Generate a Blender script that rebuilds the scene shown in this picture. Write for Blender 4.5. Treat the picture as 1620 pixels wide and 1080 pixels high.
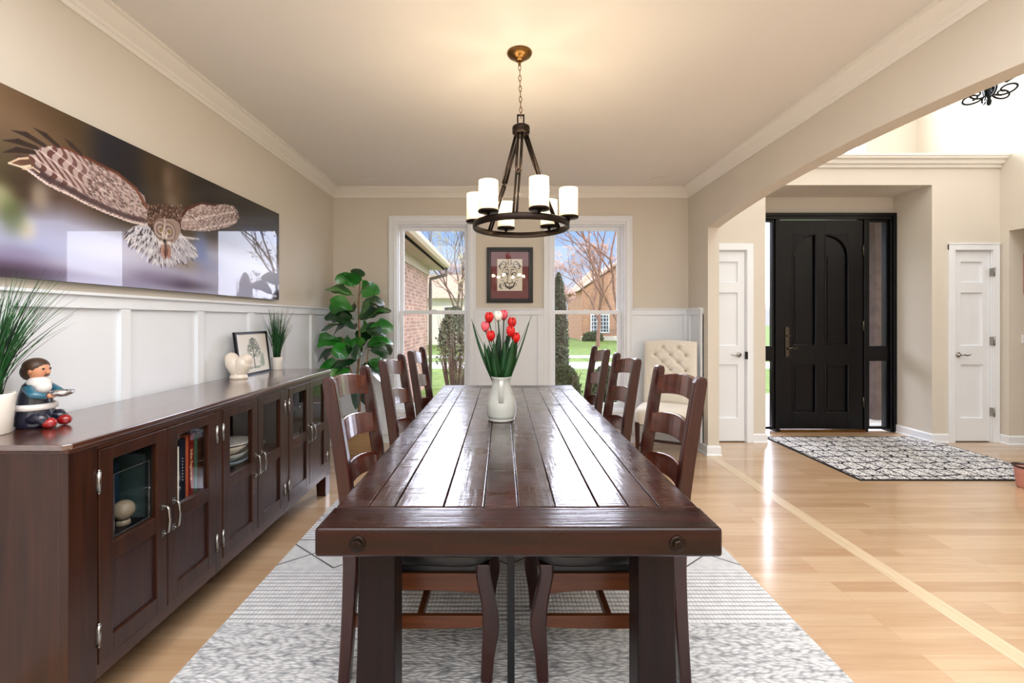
import bpy, bmesh, math, random
import numpy as np
from mathutils import Vector, Matrix
PI = math.pi
rnd = random.Random(7)
for o in list(bpy.data.objects): bpy.data.objects.remove(o)
SC = bpy.context.scene
COL = SC.collection

def srgb(r, g, b):
    f = lambda c: (c/255/12.92) if c/255 <= .04045 else ((c/255+.055)/1.055)**2.4
    return (f(r), f(g), f(b), 1.0)

# ---------------------------------------------------------------- camera
EYE = 1.329
cd = bpy.data.cameras.new('camera'); cam = bpy.data.objects.new('camera', cd); COL.objects.link(cam)
cd.sensor_width = 36; cd.lens = 16.0
cd.shift_x = 15/1620; cd.shift_y = -35/1620
cd.clip_start = .05; cd.clip_end = 300
cam.location = (0, 0, EYE); cam.rotation_euler = (PI/2, 0, 0)
SC.camera = cam

# ---------------------------------------------------------------- sky and sun
GLOW1, GLOW2 = 16.0, 5.5
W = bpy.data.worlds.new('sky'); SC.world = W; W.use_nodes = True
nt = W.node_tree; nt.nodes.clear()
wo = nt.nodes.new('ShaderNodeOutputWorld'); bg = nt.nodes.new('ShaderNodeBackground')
tc = nt.nodes.new('ShaderNodeTexCoord'); sx = nt.nodes.new('ShaderNodeSeparateXYZ')
cr = nt.nodes.new('ShaderNodeValToRGB')
nt.links.new(tc.outputs['Generated'], sx.inputs[0]); nt.links.new(sx.outputs['Z'], cr.inputs[0])
# bright sky patches added out of view: front for table glare, right for picture reflections
def wmath(op, a, b, c=None, clamp=False):
    m = nt.nodes.new('ShaderNodeMath'); m.operation = op; m.use_clamp = clamp
    for i, v in enumerate((a, b, c)):
        if v is None: continue
        if hasattr(v, 'is_linked'): nt.links.new(v, m.inputs[i])
        else: m.inputs[i].default_value = v
    return m.outputs[0]
def step(v, lo, hi):
    m = nt.nodes.new('ShaderNodeMapRange'); m.interpolation_type = 'SMOOTHSTEP'; nt.links.new(v, m.inputs[0])
    m.inputs[1].default_value = lo; m.inputs[2].default_value = hi; return m.outputs[0]
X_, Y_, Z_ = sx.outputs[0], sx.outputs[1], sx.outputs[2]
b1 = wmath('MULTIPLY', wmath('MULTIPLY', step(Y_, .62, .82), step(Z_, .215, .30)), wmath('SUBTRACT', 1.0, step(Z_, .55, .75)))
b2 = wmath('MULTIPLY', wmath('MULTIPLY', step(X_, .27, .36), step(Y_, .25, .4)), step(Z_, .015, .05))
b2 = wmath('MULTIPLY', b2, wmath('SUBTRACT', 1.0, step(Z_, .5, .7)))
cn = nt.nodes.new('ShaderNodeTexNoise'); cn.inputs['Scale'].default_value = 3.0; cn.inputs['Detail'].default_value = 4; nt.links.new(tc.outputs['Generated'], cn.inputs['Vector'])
amt = wmath('MULTIPLY', wmath('MAXIMUM', wmath('MULTIPLY', b1, GLOW1), wmath('MULTIPLY', b2, GLOW2)), wmath('MULTIPLY_ADD', cn.outputs[0], .8, .6))
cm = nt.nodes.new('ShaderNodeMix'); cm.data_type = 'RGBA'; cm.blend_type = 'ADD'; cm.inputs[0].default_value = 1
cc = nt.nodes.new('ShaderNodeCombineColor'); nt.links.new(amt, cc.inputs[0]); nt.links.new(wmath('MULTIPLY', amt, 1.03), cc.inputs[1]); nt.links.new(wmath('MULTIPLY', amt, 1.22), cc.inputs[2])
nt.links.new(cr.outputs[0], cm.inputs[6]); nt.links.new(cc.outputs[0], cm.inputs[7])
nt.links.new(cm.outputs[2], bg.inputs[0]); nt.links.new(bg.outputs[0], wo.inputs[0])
els = cr.color_ramp.elements
els[0].position = 0.0; els[0].color = srgb(238, 240, 250)
els[1].position = 1.0; els[1].color = (1.5, 1.6, 1.8, 1)
for p, c in ((.05, (232, 238, 252)), (.11, (196, 217, 250)), (.195, (164, 200, 250))):
    e = els.new(p); e.color = srgb(*c)
e = els.new(.26); e.color = (1.4, 1.5, 1.75, 1)      # sky brightened above the visible blue, added for table glare
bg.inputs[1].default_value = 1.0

def sun(name, rot, strength, angle, color):
    l = bpy.data.lights.new(name, 'SUN'); l.energy = strength; l.angle = angle; l.color = color
    o = bpy.data.objects.new(name, l); COL.objects.link(o); o.rotation_euler = rot; return o
def area(name, loc, rot, sx_, sy_, power, color=(1, 1, 1)):
    l = bpy.data.lights.new(name, 'AREA'); l.shape = 'RECTANGLE'; l.size = sx_; l.size_y = sy_
    l.energy = power; l.color = color
    o = bpy.data.objects.new(name, l); COL.objects.link(o); o.location = loc; o.rotation_euler = rot; return o
# sunlight from behind and to the right of the house
sun('sun', (math.radians(48), 0, math.radians(28)), 2.2, math.radians(1.0), (1, .95, .88))
# area fills added behind the camera, dining and foyer side; no windows built there
area('rear_fill_light', (0.0, -3.15, 1.45), (PI/2, 0, 0), 3.0, 2.0, 12, (.96, .98, 1))
area('rear_foyer_fill_light', (4.0, -3.15, 1.6), (PI/2, 0, 0), 2.8, 2.2, 26, (.96, .98, 1))
# daylight through the tall window over the front door
area('transom_light', (3.75, 5.82, 4.1), (-PI/2, 0, 0), 1.7, 1.5, 90, (.94, .97, 1))
# large area fills added at the dining and foyer ceilings, out of view
area('ceiling_fill_light', (0.1, -.4, 2.73), (0, 0, 0), 2.8, 3.6, 165, (.93, .96, 1))
area('foyer_fill_light', (3.9, 1.4, 5.35), (0, 0, 0), 2.6, 5.0, 150, (.95, .975, 1))
SC.view_settings.view_transform = 'Standard'; SC.view_settings.look = 'None'
SC.view_settings.exposure = 0.08; SC.view_settings.gamma = 1.0
SC.view_settings.use_curve_mapping = False

# ---------------------------------------------------------------- materials
class NT:
    def __init__(s, name):
        s.m = bpy.data.materials.new(name); s.m.use_nodes = True
        s.t = s.m.node_tree; s.b = s.t.nodes['Principled BSDF']; s.o = s.t.nodes['Material Output']
    def n(s, typ, **kw):
        x = s.t.nodes.new('ShaderNode'+typ)
        for k, v in kw.items():
            if k.startswith('i_'):
                k2 = k[2:].replace('_', ' ')
                x.inputs[k2].default_value = v
            else: setattr(x, k, v)
        return x
    def l(s, a, b): s.t.links.new(a, b)
    def coords(s, scale=(1, 1, 1), kind='Object', rot=(0, 0, 0)):
        t = s.n('TexCoord'); m = s.n('Mapping'); m.inputs['Scale'].default_value = scale
        m.inputs['Rotation'].default_value = rot
        s.l(t.outputs[kind], m.inputs[0]); return m.outputs[0]
    def ramp(s, src, stops):
        r = s.n('ValToRGB'); e = r.color_ramp.elements
        e[0].position = stops[0][0]; e[0].color = stops[0][1]
        e[1].position = stops[-1][0]; e[1].color = stops[-1][1]
        for p, c in stops[1:-1]:
            q = e.new(p); q.color = c
        s.l(src, r.inputs[0]); return r.outputs[0]
    def bump(s, h, strength, dist=.01, prev=None):
        b = s.n('Bump'); b.inputs['Strength'].default_value = strength; b.inputs['Distance'].default_value = dist
        s.l(h, b.inputs['Height'])
        if prev is not None: s.l(prev, b.inputs['Normal'])
        return b.outputs[0]
    def mix(s, fac, a, b, mode='MIX'):
        m = s.n('Mix'); m.data_type = 'RGBA'; m.blend_type = mode
        for sock, v in ((m.inputs[0], fac), (m.inputs[6], a), (m.inputs[7], b)):
            if hasattr(v, 'links') or hasattr(v, 'is_linked'): s.l(v, sock)
            else: sock.default_value = v
        return m.outputs[2]
    def math(s, op, a, b=0.0, c=0.0):
        m = s.n('Math', operation=op)
        for i, v in enumerate((a, b, c)):
            if hasattr(v, 'is_linked'): s.l(v, m.inputs[i])
            else: m.inputs[i].default_value = v
        return m.outputs[0]

def setp(b, **kw):
    names = dict(rough='Roughness', metal='Metallic', coat='Coat Weight', crough='Coat Roughness', cior='Coat IOR',
                 spec='Specular IOR Level', trans='Transmission Weight', ior='IOR', sheen='Sheen Weight',
                 emis='Emission Strength', sss='Subsurface Weight')
    for k, v in kw.items(): b.inputs[names[k]].default_value = v

def plain(name, col, var=.06, nscale=6, bump=0, bscale=80, **kw):
    """One colour with a slight procedural mottle, and optional fine bump."""
    M = NT(name); kw.setdefault('rough', .5)
    setp(M.b, **kw)
    co = M.coords()
    n = M.n('TexNoise'); n.inputs['Scale'].default_value = nscale; M.l(co, n.inputs['Vector'])
    c = srgb(*col); d = tuple(max(0, x*(1-var)) for x in c[:3])+(1,); e = tuple(min(1, x*(1+var)) for x in c[:3])+(1,)
    M.l(M.ramp(n.outputs[0], [(.3, d), (.7, e)]), M.b.inputs['Base Color'])
    if bump:
        n2 = M.n('TexNoise'); n2.inputs['Scale'].default_value = bscale; M.l(co, n2.inputs['Vector'])
        M.l(M.bump(n2.outputs[0], bump, .002), M.b.inputs['Normal'])
    return M.m

def wood(name, dark, light, axis='y', rough=.35, coat=.5, bump=.15, crough=.15, island=False, saw=False, cior=1.5, spec=.5, dens=1.0):
    M = NT(name); setp(M.b, rough=rough, coat=coat, crough=crough, cior=cior, spec=spec)
    st = {'x': (1.2, 18, 18), 'y': (18, 1.2, 18), 'z': (18, 18, 1.2)}[axis]
    co = M.coords(tuple(q*dens for q in st))
    n = M.n('TexNoise'); n.inputs['Scale'].default_value = 2.2; n.inputs['Detail'].default_value = 6
    M.l(co, n.inputs['Vector'])
    col = M.ramp(n.outputs[0], [(.25, srgb(*dark)), (.75, srgb(*light))])
    if island:
        g = M.n('NewGeometry')
        v = M.math('MULTIPLY_ADD', g.outputs['Random Per Island'], .5, .72)
        hs = M.n('HueSaturation'); M.l(v, hs.inputs['Value']); M.l(col, hs.inputs['Color']); col = hs.outputs[0]
    M.l(col, M.b.inputs['Base Color'])
    nrm = M.bump(n.outputs[0], bump, .003)
    if saw:
        co2 = M.coords((3, 110, 3)); n2 = M.n('TexNoise'); n2.inputs['Scale'].default_value = 1.0; n2.inputs['Detail'].default_value = 2
        M.l(co2, n2.inputs['Vector'])
        nrm = M.bump(n2.outputs[0], .35, .0025, nrm)
        co3 = M.coords((1, 1, 1)); n3 = M.n('TexNoise'); n3.inputs['Scale'].default_value = 7; n3.inputs['Detail'].default_value = 5
        M.l(co3, n3.inputs['Vector']); nrm = M.bump(n3.outputs[0], .35, .006, nrm)
        M.l(nrm, M.b.inputs['Coat Normal'])
        rr = M.ramp(n3.outputs[0], [(.3, (rough*.6,)*3+(1,)), (.7, (min(1, rough*1.5),)*3+(1,))]); M.l(rr, M.b.inputs['Roughness'])
    M.l(nrm, M.b.inputs['Normal'])
    return M.m

def glass(name, tint=(1, 1, 1, 1), boost=1.0):
    M = NT(name); M.t.nodes.remove(M.b)
    tr = M.n('BsdfTransparent'); tr.inputs[0].default_value = tint
    gl = M.n('BsdfGlossy'); gl.inputs['Roughness'].default_value = .01
    fr0 = M.n('Fresnel'); fr0.inputs['IOR'].default_value = 1.45*boost
    ge = M.n('NewGeometry'); fr = M.n('Math', operation='MULTIPLY'); M.l(fr0.outputs[0], fr.inputs[0]); M.l(M.math('SUBTRACT', 1.0, ge.outputs['Backfacing']), fr.inputs[1])
    mx = M.n('MixShader'); M.l(fr.outputs[0], mx.inputs[0]); M.l(tr.outputs[0], mx.inputs[1]); M.l(gl.outputs[0], mx.inputs[2])
    M.l(mx.outputs[0], M.o.inputs[0]); return M.m

def emit(name, col, s):
    M = NT(name); M.b.inputs['Base Color'].default_value = col
    M.b.inputs['Emission Color'].default_value = col; M.b.inputs['Emission Strength'].default_value = s
    return M.m

def attr_mat(name, rough=.5, coat=0, crough=.03, spec=.5, cior=1.5):
    M = NT(name); setp(M.b, rough=rough, coat=coat, crough=crough, spec=spec, cior=cior)
    a = M.n('Attribute'); a.attribute_name = 'paint'; M.l(a.outputs['Color'], M.b.inputs['Base Color']); return M.m

# ---------------------------------------------------------------- mesh helpers
def wloc(o):
    v = Vector((0, 0, 0))
    while o is not None: v += o.location; o = o.parent
    return v

class MB:
    def __init__(s): s.v = []; s.f = []; s.sm = []; s.mi = []
    def add(s, vs, fs, smooth=False, mi=0):
        k = len(s.v); s.v += [tuple(p) for p in vs]
        for f in fs: s.f.append([i+k for i in f]); s.sm.append(smooth); s.mi.append(mi)
        return s
    def box(s, x0, x1, y0, y1, z0, z1, mi=0):
        v = [(x, y, z) for z in (z0, z1) for y in (y0, y1) for x in (x0, x1)]
        return s.add(v, [(0, 2, 3, 1), (4, 5, 7, 6), (0, 1, 5, 4), (2, 6, 7, 3), (0, 4, 6, 2), (1, 3, 7, 5)], mi=mi)
    def prism(s, poly, axis, a, b, smooth=False, mi=0):
        """poly in the two other axes (order xyz), extruded from a to b along axis."""
        n = len(poly)
        def P(p, t):
            return {'x': (t, p[0], p[1]), 'y': (p[0], t, p[1]), 'z': (p[0], p[1], t)}[axis]
        v = [P(p, a) for p in poly]+[P(p, b) for p in poly]
        s.add(v, [tuple(range(n)), tuple(range(2*n-1, n-1, -1))], False, mi)
        k = len(s.v)-2*n
        for i in range(n):
            j = (i+1) % n; s.f.append([k+i, k+n+i, k+n+j, k+j]); s.sm.append(smooth); s.mi.append(mi)
        return s
    def loft(s, rings, closed=True, caps=True, smooth=True, mi=0):
        n = len(rings[0]); vs = [p for r in rings for p in r]; fs = []
        for i in range(len(rings)-1):
            for j in range(n if closed else n-1):
                k = (j+1) % n
                fs.append((i*n+j, i*n+k, (i+1)*n+k, (i+1)*n+j))
        s.add(vs, fs, smooth, mi)
        if caps and closed:
            k = len(s.v)-len(vs)
            s.f.append([k+i for i in range(n)][::-1]); s.sm.append(False); s.mi.append(mi)
            s.f.append([k+(len(rings)-1)*n+i for i in range(n)]); s.sm.append(False); s.mi.append(mi)
        return s
    def tube(s, pts, r, n=8, smooth=True, caps=True, mi=0):
        pts = [Vector(p) for p in pts]; R = r if isinstance(r, (list, tuple)) else [r]*len(pts)
        rings = []; up = None
        for i, p in enumerate(pts):
            d = (pts[min(i+1, len(pts)-1)]-pts[max(i-1, 0)])
            if d.length < 1e-9: d = Vector((0, 0, 1))
            d.normalize()
            if up is None:
                up = Vector((0, 0, 1)) if abs(d.z) < .9 else Vector((1, 0, 0))
            a = (up-d*up.dot(d))
            if a.length < 1e-6: a = d.orthogonal()
            a.normalize(); b = d.cross(a); up = a
            rings.append([p+(a*math.cos(2*PI*k/n)+b*math.sin(2*PI*k/n))*R[i] for k in range(n)])
        return s.loft(rings, True, caps, smooth, mi)
    def lathe(s, prof, c=(0, 0, 0), n=24, smooth=True, caps=True, mi=0, sy=1.0):
        rings = [[(c[0]+r*math.cos(2*PI*k/n), c[1]+sy*r*math.sin(2*PI*k/n), c[2]+z) for k in range(n)] for r, z in prof]
        return s.loft(rings, True, caps, smooth, mi)
    def ball(s, c, r, n=12, m=8, sc=(1, 1, 1), mi=0):
        rings = [[(c[0]+sc[0]*r*math.sin(PI*i/m)*math.cos(2*PI*k/n), c[1]+sc[1]*r*math.sin(PI*i/m)*math.sin(2*PI*k/n),
                   c[2]-sc[2]*r*math.cos(PI*i/m)) for k in range(n)] for i in range(m+1)]
        rings[0] = [(x, y, c[2]-sc[2]*r) for x, y, z in rings[0]]
        return s.loft(rings, True, False, True, mi)
    def sweep(s, prof, p0, p1, nrm, m0=0, m1=0, z=0):
        """profile (d,z) list: d = distance off the wall. Runs p0->p1 (2D). m: mitre -1 inside corner, +1 outside."""
        p0 = Vector(p0+(0,)); p1 = Vector(p1+(0,)); d = (p1-p0).normalized(); nv = Vector(nrm+(0,))
        ra = [tuple(p0+nv*a-d*(m0*a)+Vector((0, 0, z+b))) for a, b in prof]
        rb = [tuple(p1+nv*a+d*(m1*a)+Vector((0, 0, z+b))) for a, b in prof]
        return s.loft([ra, rb], True, True, False)
    def grid(s, fn, nu, nv, smooth=True, mi=0):
        vs = [fn(i/nu, j/nv) for j in range(nv+1) for i in range(nu+1)]
        fs = [(j*(nu+1)+i, j*(nu+1)+i+1, (j+1)*(nu+1)+i+1, (j+1)*(nu+1)+i) for j in range(nv) for i in range(nu)]
        return s.add(vs, fs, smooth, mi)
    def build(s, name, mat, parent=None, local=False, bevel=0, seg=2, sub=0, solid=0, recenter=True):
        me = bpy.data.meshes.new(name)
        o = bpy.data.objects.new(name, me); COL.objects.link(o)
        if parent is not None:
            o.parent = parent
            off = Vector((0, 0, 0)) if local else wloc(parent)
        elif recenter:
            a = np.array(s.v); lo = a.min(0); hi = a.max(0)
            off = Vector(((lo[0]+hi[0])/2, (lo[1]+hi[1])/2, lo[2])); o.location = off
        else: off = Vector((0, 0, 0))
        me.from_pydata([(x-off.x, y-off.y, z-off.z) for x, y, z in s.v], [], s.f)
        me.polygons.foreach_set('use_smooth', s.sm); me.polygons.foreach_set('material_index', s.mi)
        for m in (mat if isinstance(mat, (list, tuple)) else [mat]): me.materials.append(m)
        bm = bmesh.new(); bm.from_mesh(me); bmesh.ops.recalc_face_normals(bm, faces=bm.faces); bm.to_mesh(me); bm.free()
        me.update()
        if solid:
            q = o.modifiers.new('solid', 'SOLIDIFY'); q.thickness = solid; q.offset = 0
        if bevel:
            b = o.modifiers.new('bevel', 'BEVEL'); b.width = bevel; b.segments = seg; b.limit_method = 'ANGLE'; b.angle_limit = math.radians(40)
            b.harden_normals = False
        if sub:
            q = o.modifiers.new('sub', 'SUBSURF'); q.levels = sub; q.render_levels = sub
        return o

def tag(o, label=None, cat=None, group=None, kind=None):
    if label: o['label'] = label
    if cat: o['category'] = cat
    if group: o['group'] = group
    if kind: o['kind'] = kind
    return o
def thing(name, loc, label=None, cat=None, group=None, kind=None, rz=0):
    o = bpy.data.objects.new(name, None); COL.objects.link(o); o.location = loc; o.rotation_euler = (0, 0, rz)
    o.empty_display_size = .1
    return tag(o, label, cat, group, kind)
def copy_tree(o, parent=None, loc=None, rz=None):
    c = o.copy(); COL.objects.link(c)
    if parent is not None: c.parent = parent
    if loc is not None: c.location = loc
    if rz is not None: c.rotation_euler = (0, 0, rz)
    for ch in [x for x in ALLCH(o)]: copy_tree(ch, c)
    return c
def ALLCH(o): return [x for x in bpy.data.objects if x.parent is o]
def ngon(cx, cy, r, n, a0=0, sy=1): return [(cx+r*math.cos(a0+2*PI*k/n), cy+sy*r*math.sin(a0+2*PI*k/n)) for k in range(n)]

class Canvas:
    """A painted flat panel: colours are worked out per grid point and kept as a colour attribute of the mesh."""
    def __init__(s, w, h, nx, ny, base=(255, 255, 255)):
        s.w, s.h, s.nx, s.ny = w, h, nx, ny
        s.X, s.Y = np.meshgrid(np.linspace(0, w, nx), np.linspace(0, h, ny))
        s.C = np.zeros((ny, nx, 3))+np.array(base, float)
    def lay(s, mask, col):
        m = np.clip(mask, 0, 1)[..., None]; s.C = s.C*(1-m)+np.array(col, float)*m
    def blob(s, x, y, rx, ry, col, a=1.0, p=1.0, ang=0):
        dx, dy = s.X-x, s.Y-y; c, t = math.cos(ang), math.sin(ang)
        u = (dx*c+dy*t)/rx; v = (-dx*t+dy*c)/ry
        s.lay(a*np.exp(-(u*u+v*v)**p), col)
    def inside(s, poly):
        r = np.zeros(s.X.shape, bool); n = len(poly)
        for i in range(n):
            x0, y0 = poly[i]; x1, y1 = poly[(i+1) % n]
            if y0 == y1: continue
            c = ((s.Y >= min(y0, y1)) & (s.Y < max(y0, y1)))
            r ^= c & (s.X < x0+(s.Y-y0)*(x1-x0)/(y1-y0))
        return r
    def poly(s, poly, col, a=1.0):
        s.lay(s.inside(poly)*a, col)
    def line(s, pts, w0, w1, col, a=1.0):
        n = len(pts)-1; k = 0
        for (x0, y0), (x1, y1) in zip(pts[:-1], pts[1:]):
            L2 = (x1-x0)**2+(y1-y0)**2+1e-12
            wa = w0+(w1-w0)*k/n; wb = w0+(w1-w0)*(k+1)/n; k += 1
            m = max(wa, wb)
            i0 = max(0, int((min(x0, x1)-m)/s.w*s.nx)-1); i1 = min(s.nx, int((max(x0, x1)+m)/s.w*s.nx)+2)
            j0 = max(0, int((min(y0, y1)-m)/s.h*s.ny)-1); j1 = min(s.ny, int((max(y0, y1)+m)/s.h*s.ny)+2)
            if i1 <= i0 or j1 <= j0: continue
            X = s.X[j0:j1, i0:i1]; Y = s.Y[j0:j1, i0:i1]
            t = np.clip(((X-x0)*(x1-x0)+(Y-y0)*(y1-y0))/L2, 0, 1)
            d = np.hypot(X-x0-t*(x1-x0), Y-y0-t*(y1-y0)); wd = wa+(wb-wa)*t
            px = s.w/s.nx
            q = (np.clip((wd-d)/px+.5, 0, 1)*a)[..., None]
            s.C[j0:j1, i0:i1] = s.C[j0:j1, i0:i1]*(1-q)+np.array(col, float)*q
    def build(s, name, fn, mat, parent=None):
        """fn(x,y arrays)->world xyz arrays"""
        x, y, z = fn(s.X, s.Y)
        off = wloc(parent) if parent is not None else Vector((0, 0, 0))
        co = np.stack([x-off.x, y-off.y, z-off.z], -1).reshape(-1, 3)
        nx, ny = s.nx, s.ny
        i = np.arange(nx-1); j = np.arange(ny-1); I, J = np.meshgrid(i, j)
        a = (J*nx+I).ravel(); F = np.stack([a, a+1, a+nx+1, a+nx], -1)
        me = bpy.data.meshes.new(name); me.vertices.add(nx*ny); me.vertices.foreach_set('co', co.ravel())
        me.loops.add(F.size); me.loops.foreach_set('vertex_index', F.ravel().astype(np.int32))
        me.polygons.add(len(F)); me.polygons.foreach_set('loop_start', np.arange(0, F.size, 4, dtype=np.int32))
        me.update(calc_edges=True)
        c = np.clip(s.C/255, 0, 1); lin = np.where(c <= .04045, c/12.92, ((c+.055)/1.055)**2.4)
        at = me.color_attributes.new('paint', 'FLOAT_COLOR', 'POINT')
        at.data.foreach_set('color', np.concatenate([lin, np.ones(lin.shape[:2]+(1,))], -1).astype(np.float32).ravel())
        me.materials.append(mat); me.validate()
        o = bpy.data.objects.new(name, me); COL.objects.link(o)
        if parent is not None: o.parent = parent
        return o

def text_mesh(s, name, size, mat, parent, M4, extrude=.0004):
    c = bpy.data.curves.new(name, 'FONT'); c.body = s; c.size = size; c.extrude = extrude
    c.align_x = 'CENTER'; c.align_y = 'CENTER'
    t = bpy.data.objects.new(name+'_c', c); COL.objects.link(t)
    bpy.context.view_layer.update()
    me = bpy.data.meshes.new_from_object(t.evaluated_get(bpy.context.evaluated_depsgraph_get()))
    bpy.data.objects.remove(t)
    me.transform(Matrix.Translation(-wloc(parent)) @ M4); me.materials.clear(); me.materials.append(mat)
    o = bpy.data.objects.new(name, me); COL.objects.link(o); o.parent = parent; return o
# ---------------------------------------------------------------- the materials of the place
m_wall = plain('wall_paint_beige', (218, 210, 197), .015, 2, .05, 300, rough=.75, spec=.25)
m_foyer = plain('foyer_paint_cream', (230, 222, 206), .015, 2, .05, 300, rough=.75, spec=.25)
m_white = plain('trim_white', (238, 241, 245), .01, 3, rough=.42, spec=.4)
m_wains = plain('wainscot_white', (237, 241, 246), .01, 3, rough=.5, spec=.35)
m_ceil = plain('ceiling_paint', (234, 230, 224), .01, 2, .04, 250, rough=.9, spec=.1)
m_crown = plain('crown_white', (240, 236, 228), .01, 2, rough=.6, spec=.2)
m_glass = glass('window_glass')
m_cabglass = glass('cabinet_glass')
m_black = plain('black_gloss', (6, 6, 10), .1, 4, rough=.3, spec=.3)
m_iron = plain('oil_rubbed_bronze', (38, 28, 22), .25, 20, rough=.38, metal=.8)
m_bronze = plain('antique_brass', (120, 88, 48), .2, 16, rough=.32, metal=.9)
m_nickel = plain('brushed_nickel', (160, 158, 154), .08, 30, rough=.25, metal=1)
m_pewter = plain('aged_pewter', (88, 82, 72), .2, 25, rough=.35, metal=.9)
m_table = wood('table_planks', (24, 8, 6), (54, 18, 12), 'y', rough=.3, coat=1.0, crough=.12, cior=1.55, spec=.15, island=True, saw=True, bump=.25)
m_tablex = wood('table_end_board', (16, 6, 5), (44, 15, 10), 'x', rough=.3, coat=.6, crough=.16, cior=1.45, spec=.08, saw=True, bump=.35)
m_tablez = wood('table_leg_wood', (17, 9, 8), (34, 17, 14), 'z', rough=.4, coat=.15, crough=.25, spec=.12)
m_gap = plain('plank_gap', (16, 8, 8), .1, 8, rough=.8)
m_chair = wood('chair_wood', (34, 12, 9), (62, 24, 16), 'z', rough=.33, coat=.7, crough=.14, spec=.2)
m_chairx = wood('chair_rail_wood', (74, 38, 20), (110, 62, 34), 'x', rough=.4, coat=.4, crough=.2, spec=.2)
m_slat = wood('chair_slat_wood', (62, 26, 18), (100, 46, 30), 'y', rough=.28, coat=1, crough=.12, cior=1.7)
m_seat = plain('black_leather_seat', (14, 12, 13), .15, 10, .15, 120, rough=.33)
m_side = wood('sideboard_wood', (36, 17, 10), (62, 32, 18), 'z', rough=.36, coat=.35, crough=.2, spec=.2)
m_sidey = wood('sideboard_rail_wood', (44, 22, 13), (78, 43, 25), 'y', rough=.34, coat=.4, crough=.2, spec=.2)
m_sidetop = wood('sideboard_top_wood', (52, 25, 15), (90, 48, 28), 'y', rough=.3, coat=1, crough=.16, cior=2.3)
m_panel = wood('sideboard_panel_wood', (38, 21, 19), (60, 35, 29), 'z', rough=.4, coat=.4, crough=.2, spec=.2)
m_cabin = plain('cabinet_inside', (46, 30, 24), .15, 5, rough=.6)
m_linen = plain('cream_linen', (226, 218, 204), .03, 40, .35, 500, rough=.9, sheen=.3)
m_ceram = plain('glazed_white_ceramic', (186, 188, 182), .05, 9, rough=.18, coat=.6)
m_cream = plain('cream_ceramic', (236, 224, 208), .05, 6, rough=.3, coat=.3)
m_potw = plain('white_pot', (238, 232, 224), .02, 6, rough=.4)
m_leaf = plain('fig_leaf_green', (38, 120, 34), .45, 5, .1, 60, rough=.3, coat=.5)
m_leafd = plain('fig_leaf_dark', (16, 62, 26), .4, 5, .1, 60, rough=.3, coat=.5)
m_bark = plain('bark_brown', (128, 100, 72), .25, 25, .5, 60, rough=.9)
m_grassb = plain('onion_grass_green', (30, 92, 40), .5, 14, rough=.45)
m_grassd = plain('onion_grass_dark', (26, 46, 34), .4, 14, rough=.5)
m_tleaf = plain('tulip_leaf', (22, 66, 28), .4, 8, rough=.4)
m_tdark = plain('dark_reed', (16, 24, 16), .3, 8, rough=.5)
m_tred = plain('tulip_red', (206, 24, 22), .2, 10, rough=.4)
m_tpink = plain('tulip_pink', (226, 96, 108), .2, 10, rough=.4)
m_twhite = plain('tulip_white', (240, 232, 214), .05, 10, rough=.4)

def floor_mat():
    M = NT('oak_floor_boards'); setp(M.b, rough=.32, coat=1.0, crough=.15, cior=1.5, spec=.4)
    co = M.coords((1, 1, 1))
    br = M.n('TexBrick'); M.l(co, br.inputs['Vector'])
    br.offset = .37; br.offset_frequency = 3; br.squash = 1
    for k, v in (('Scale', 1.0), ('Mortar Size', .0009), ('Mortar Smooth', .2), ('Bias', 0), ('Brick Width', .95), ('Row Height', .083)):
        br.inputs[k].default_value = v
    br.inputs['Color1'].default_value = srgb(208, 178, 144); br.inputs['Color2'].default_value = srgb(188, 153, 117)
    br.inputs['Mortar'].default_value = srgb(180, 142, 104)
    c2 = M.coords((1.6, 22, 1)); n = M.n('TexNoise'); n.inputs['Scale'].default_value = 1.6; n.inputs['Detail'].default_value = 7
    n.inputs['Distortion'].default_value = .6; M.l(c2, n.inputs['Vector'])
    g = M.ramp(n.outputs[0], [(.3, (.78, .72, .66, 1)), (.62, (1, 1, 1, 1))])
    col = M.mix(.55, br.outputs['Color'], g, 'MULTIPLY')
    M.l(col, M.b.inputs['Base Color'])
    nb = M.bump(n.outputs[0], .06, .002); nb = M.bump(br.outputs['Fac'], -.15, .001, nb); M.l(nb, M.b.inputs['Normal'])
    return M.m
m_floor = floor_mat()
m_strip = wood('threshold_oak', (200, 176, 142), (222, 200, 168), 'y', rough=.3, coat=.5, crough=.18, bump=.05)

def brick_mat(name, c1, c2, mort, scale=1.0, rot=(0, 0, 0)):
    M = NT(name); setp(M.b, rough=.9, spec=.1)
    t = M.n('TexCoord'); sp = M.n('SeparateXYZ'); cb = M.n('CombineXYZ')
    M.l(t.outputs['Object'], sp.inputs[0])
    s = M.math('ADD', sp.outputs[0], sp.outputs[1]); M.l(s, cb.inputs[0]); M.l(sp.outputs[2], cb.inputs[1])
    br = M.n('TexBrick'); M.l(cb.outputs[0], br.inputs['Vector'])
    for k, v in (('Scale', scale), ('Mortar Size', .006), ('Bias', -.1), ('Brick Width', .21), ('Row Height', .075)): br.inputs[k].default_value = v
    br.inputs['Color1'].default_value = srgb(*c1); br.inputs['Color2'].default_value = srgb(*c2); br.inputs['Mortar'].default_value = srgb(*mort)
    n = M.n('TexNoise'); n.inputs['Scale'].default_value = 9; M.l(t.outputs['Object'], n.inputs['Vector'])
    M.l(M.mix(.5, br.outputs[0], M.ramp(n.outputs[0], [(.3, (.6, .6, .6, 1)), (.7, (1.1, 1.1, 1.1, 1))]), 'MULTIPLY'), M.b.inputs['Base Color'])
    M.l(M.bump(br.outputs['Fac'], -.5, .006), M.b.inputs['Normal'])
    return M.m
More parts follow.
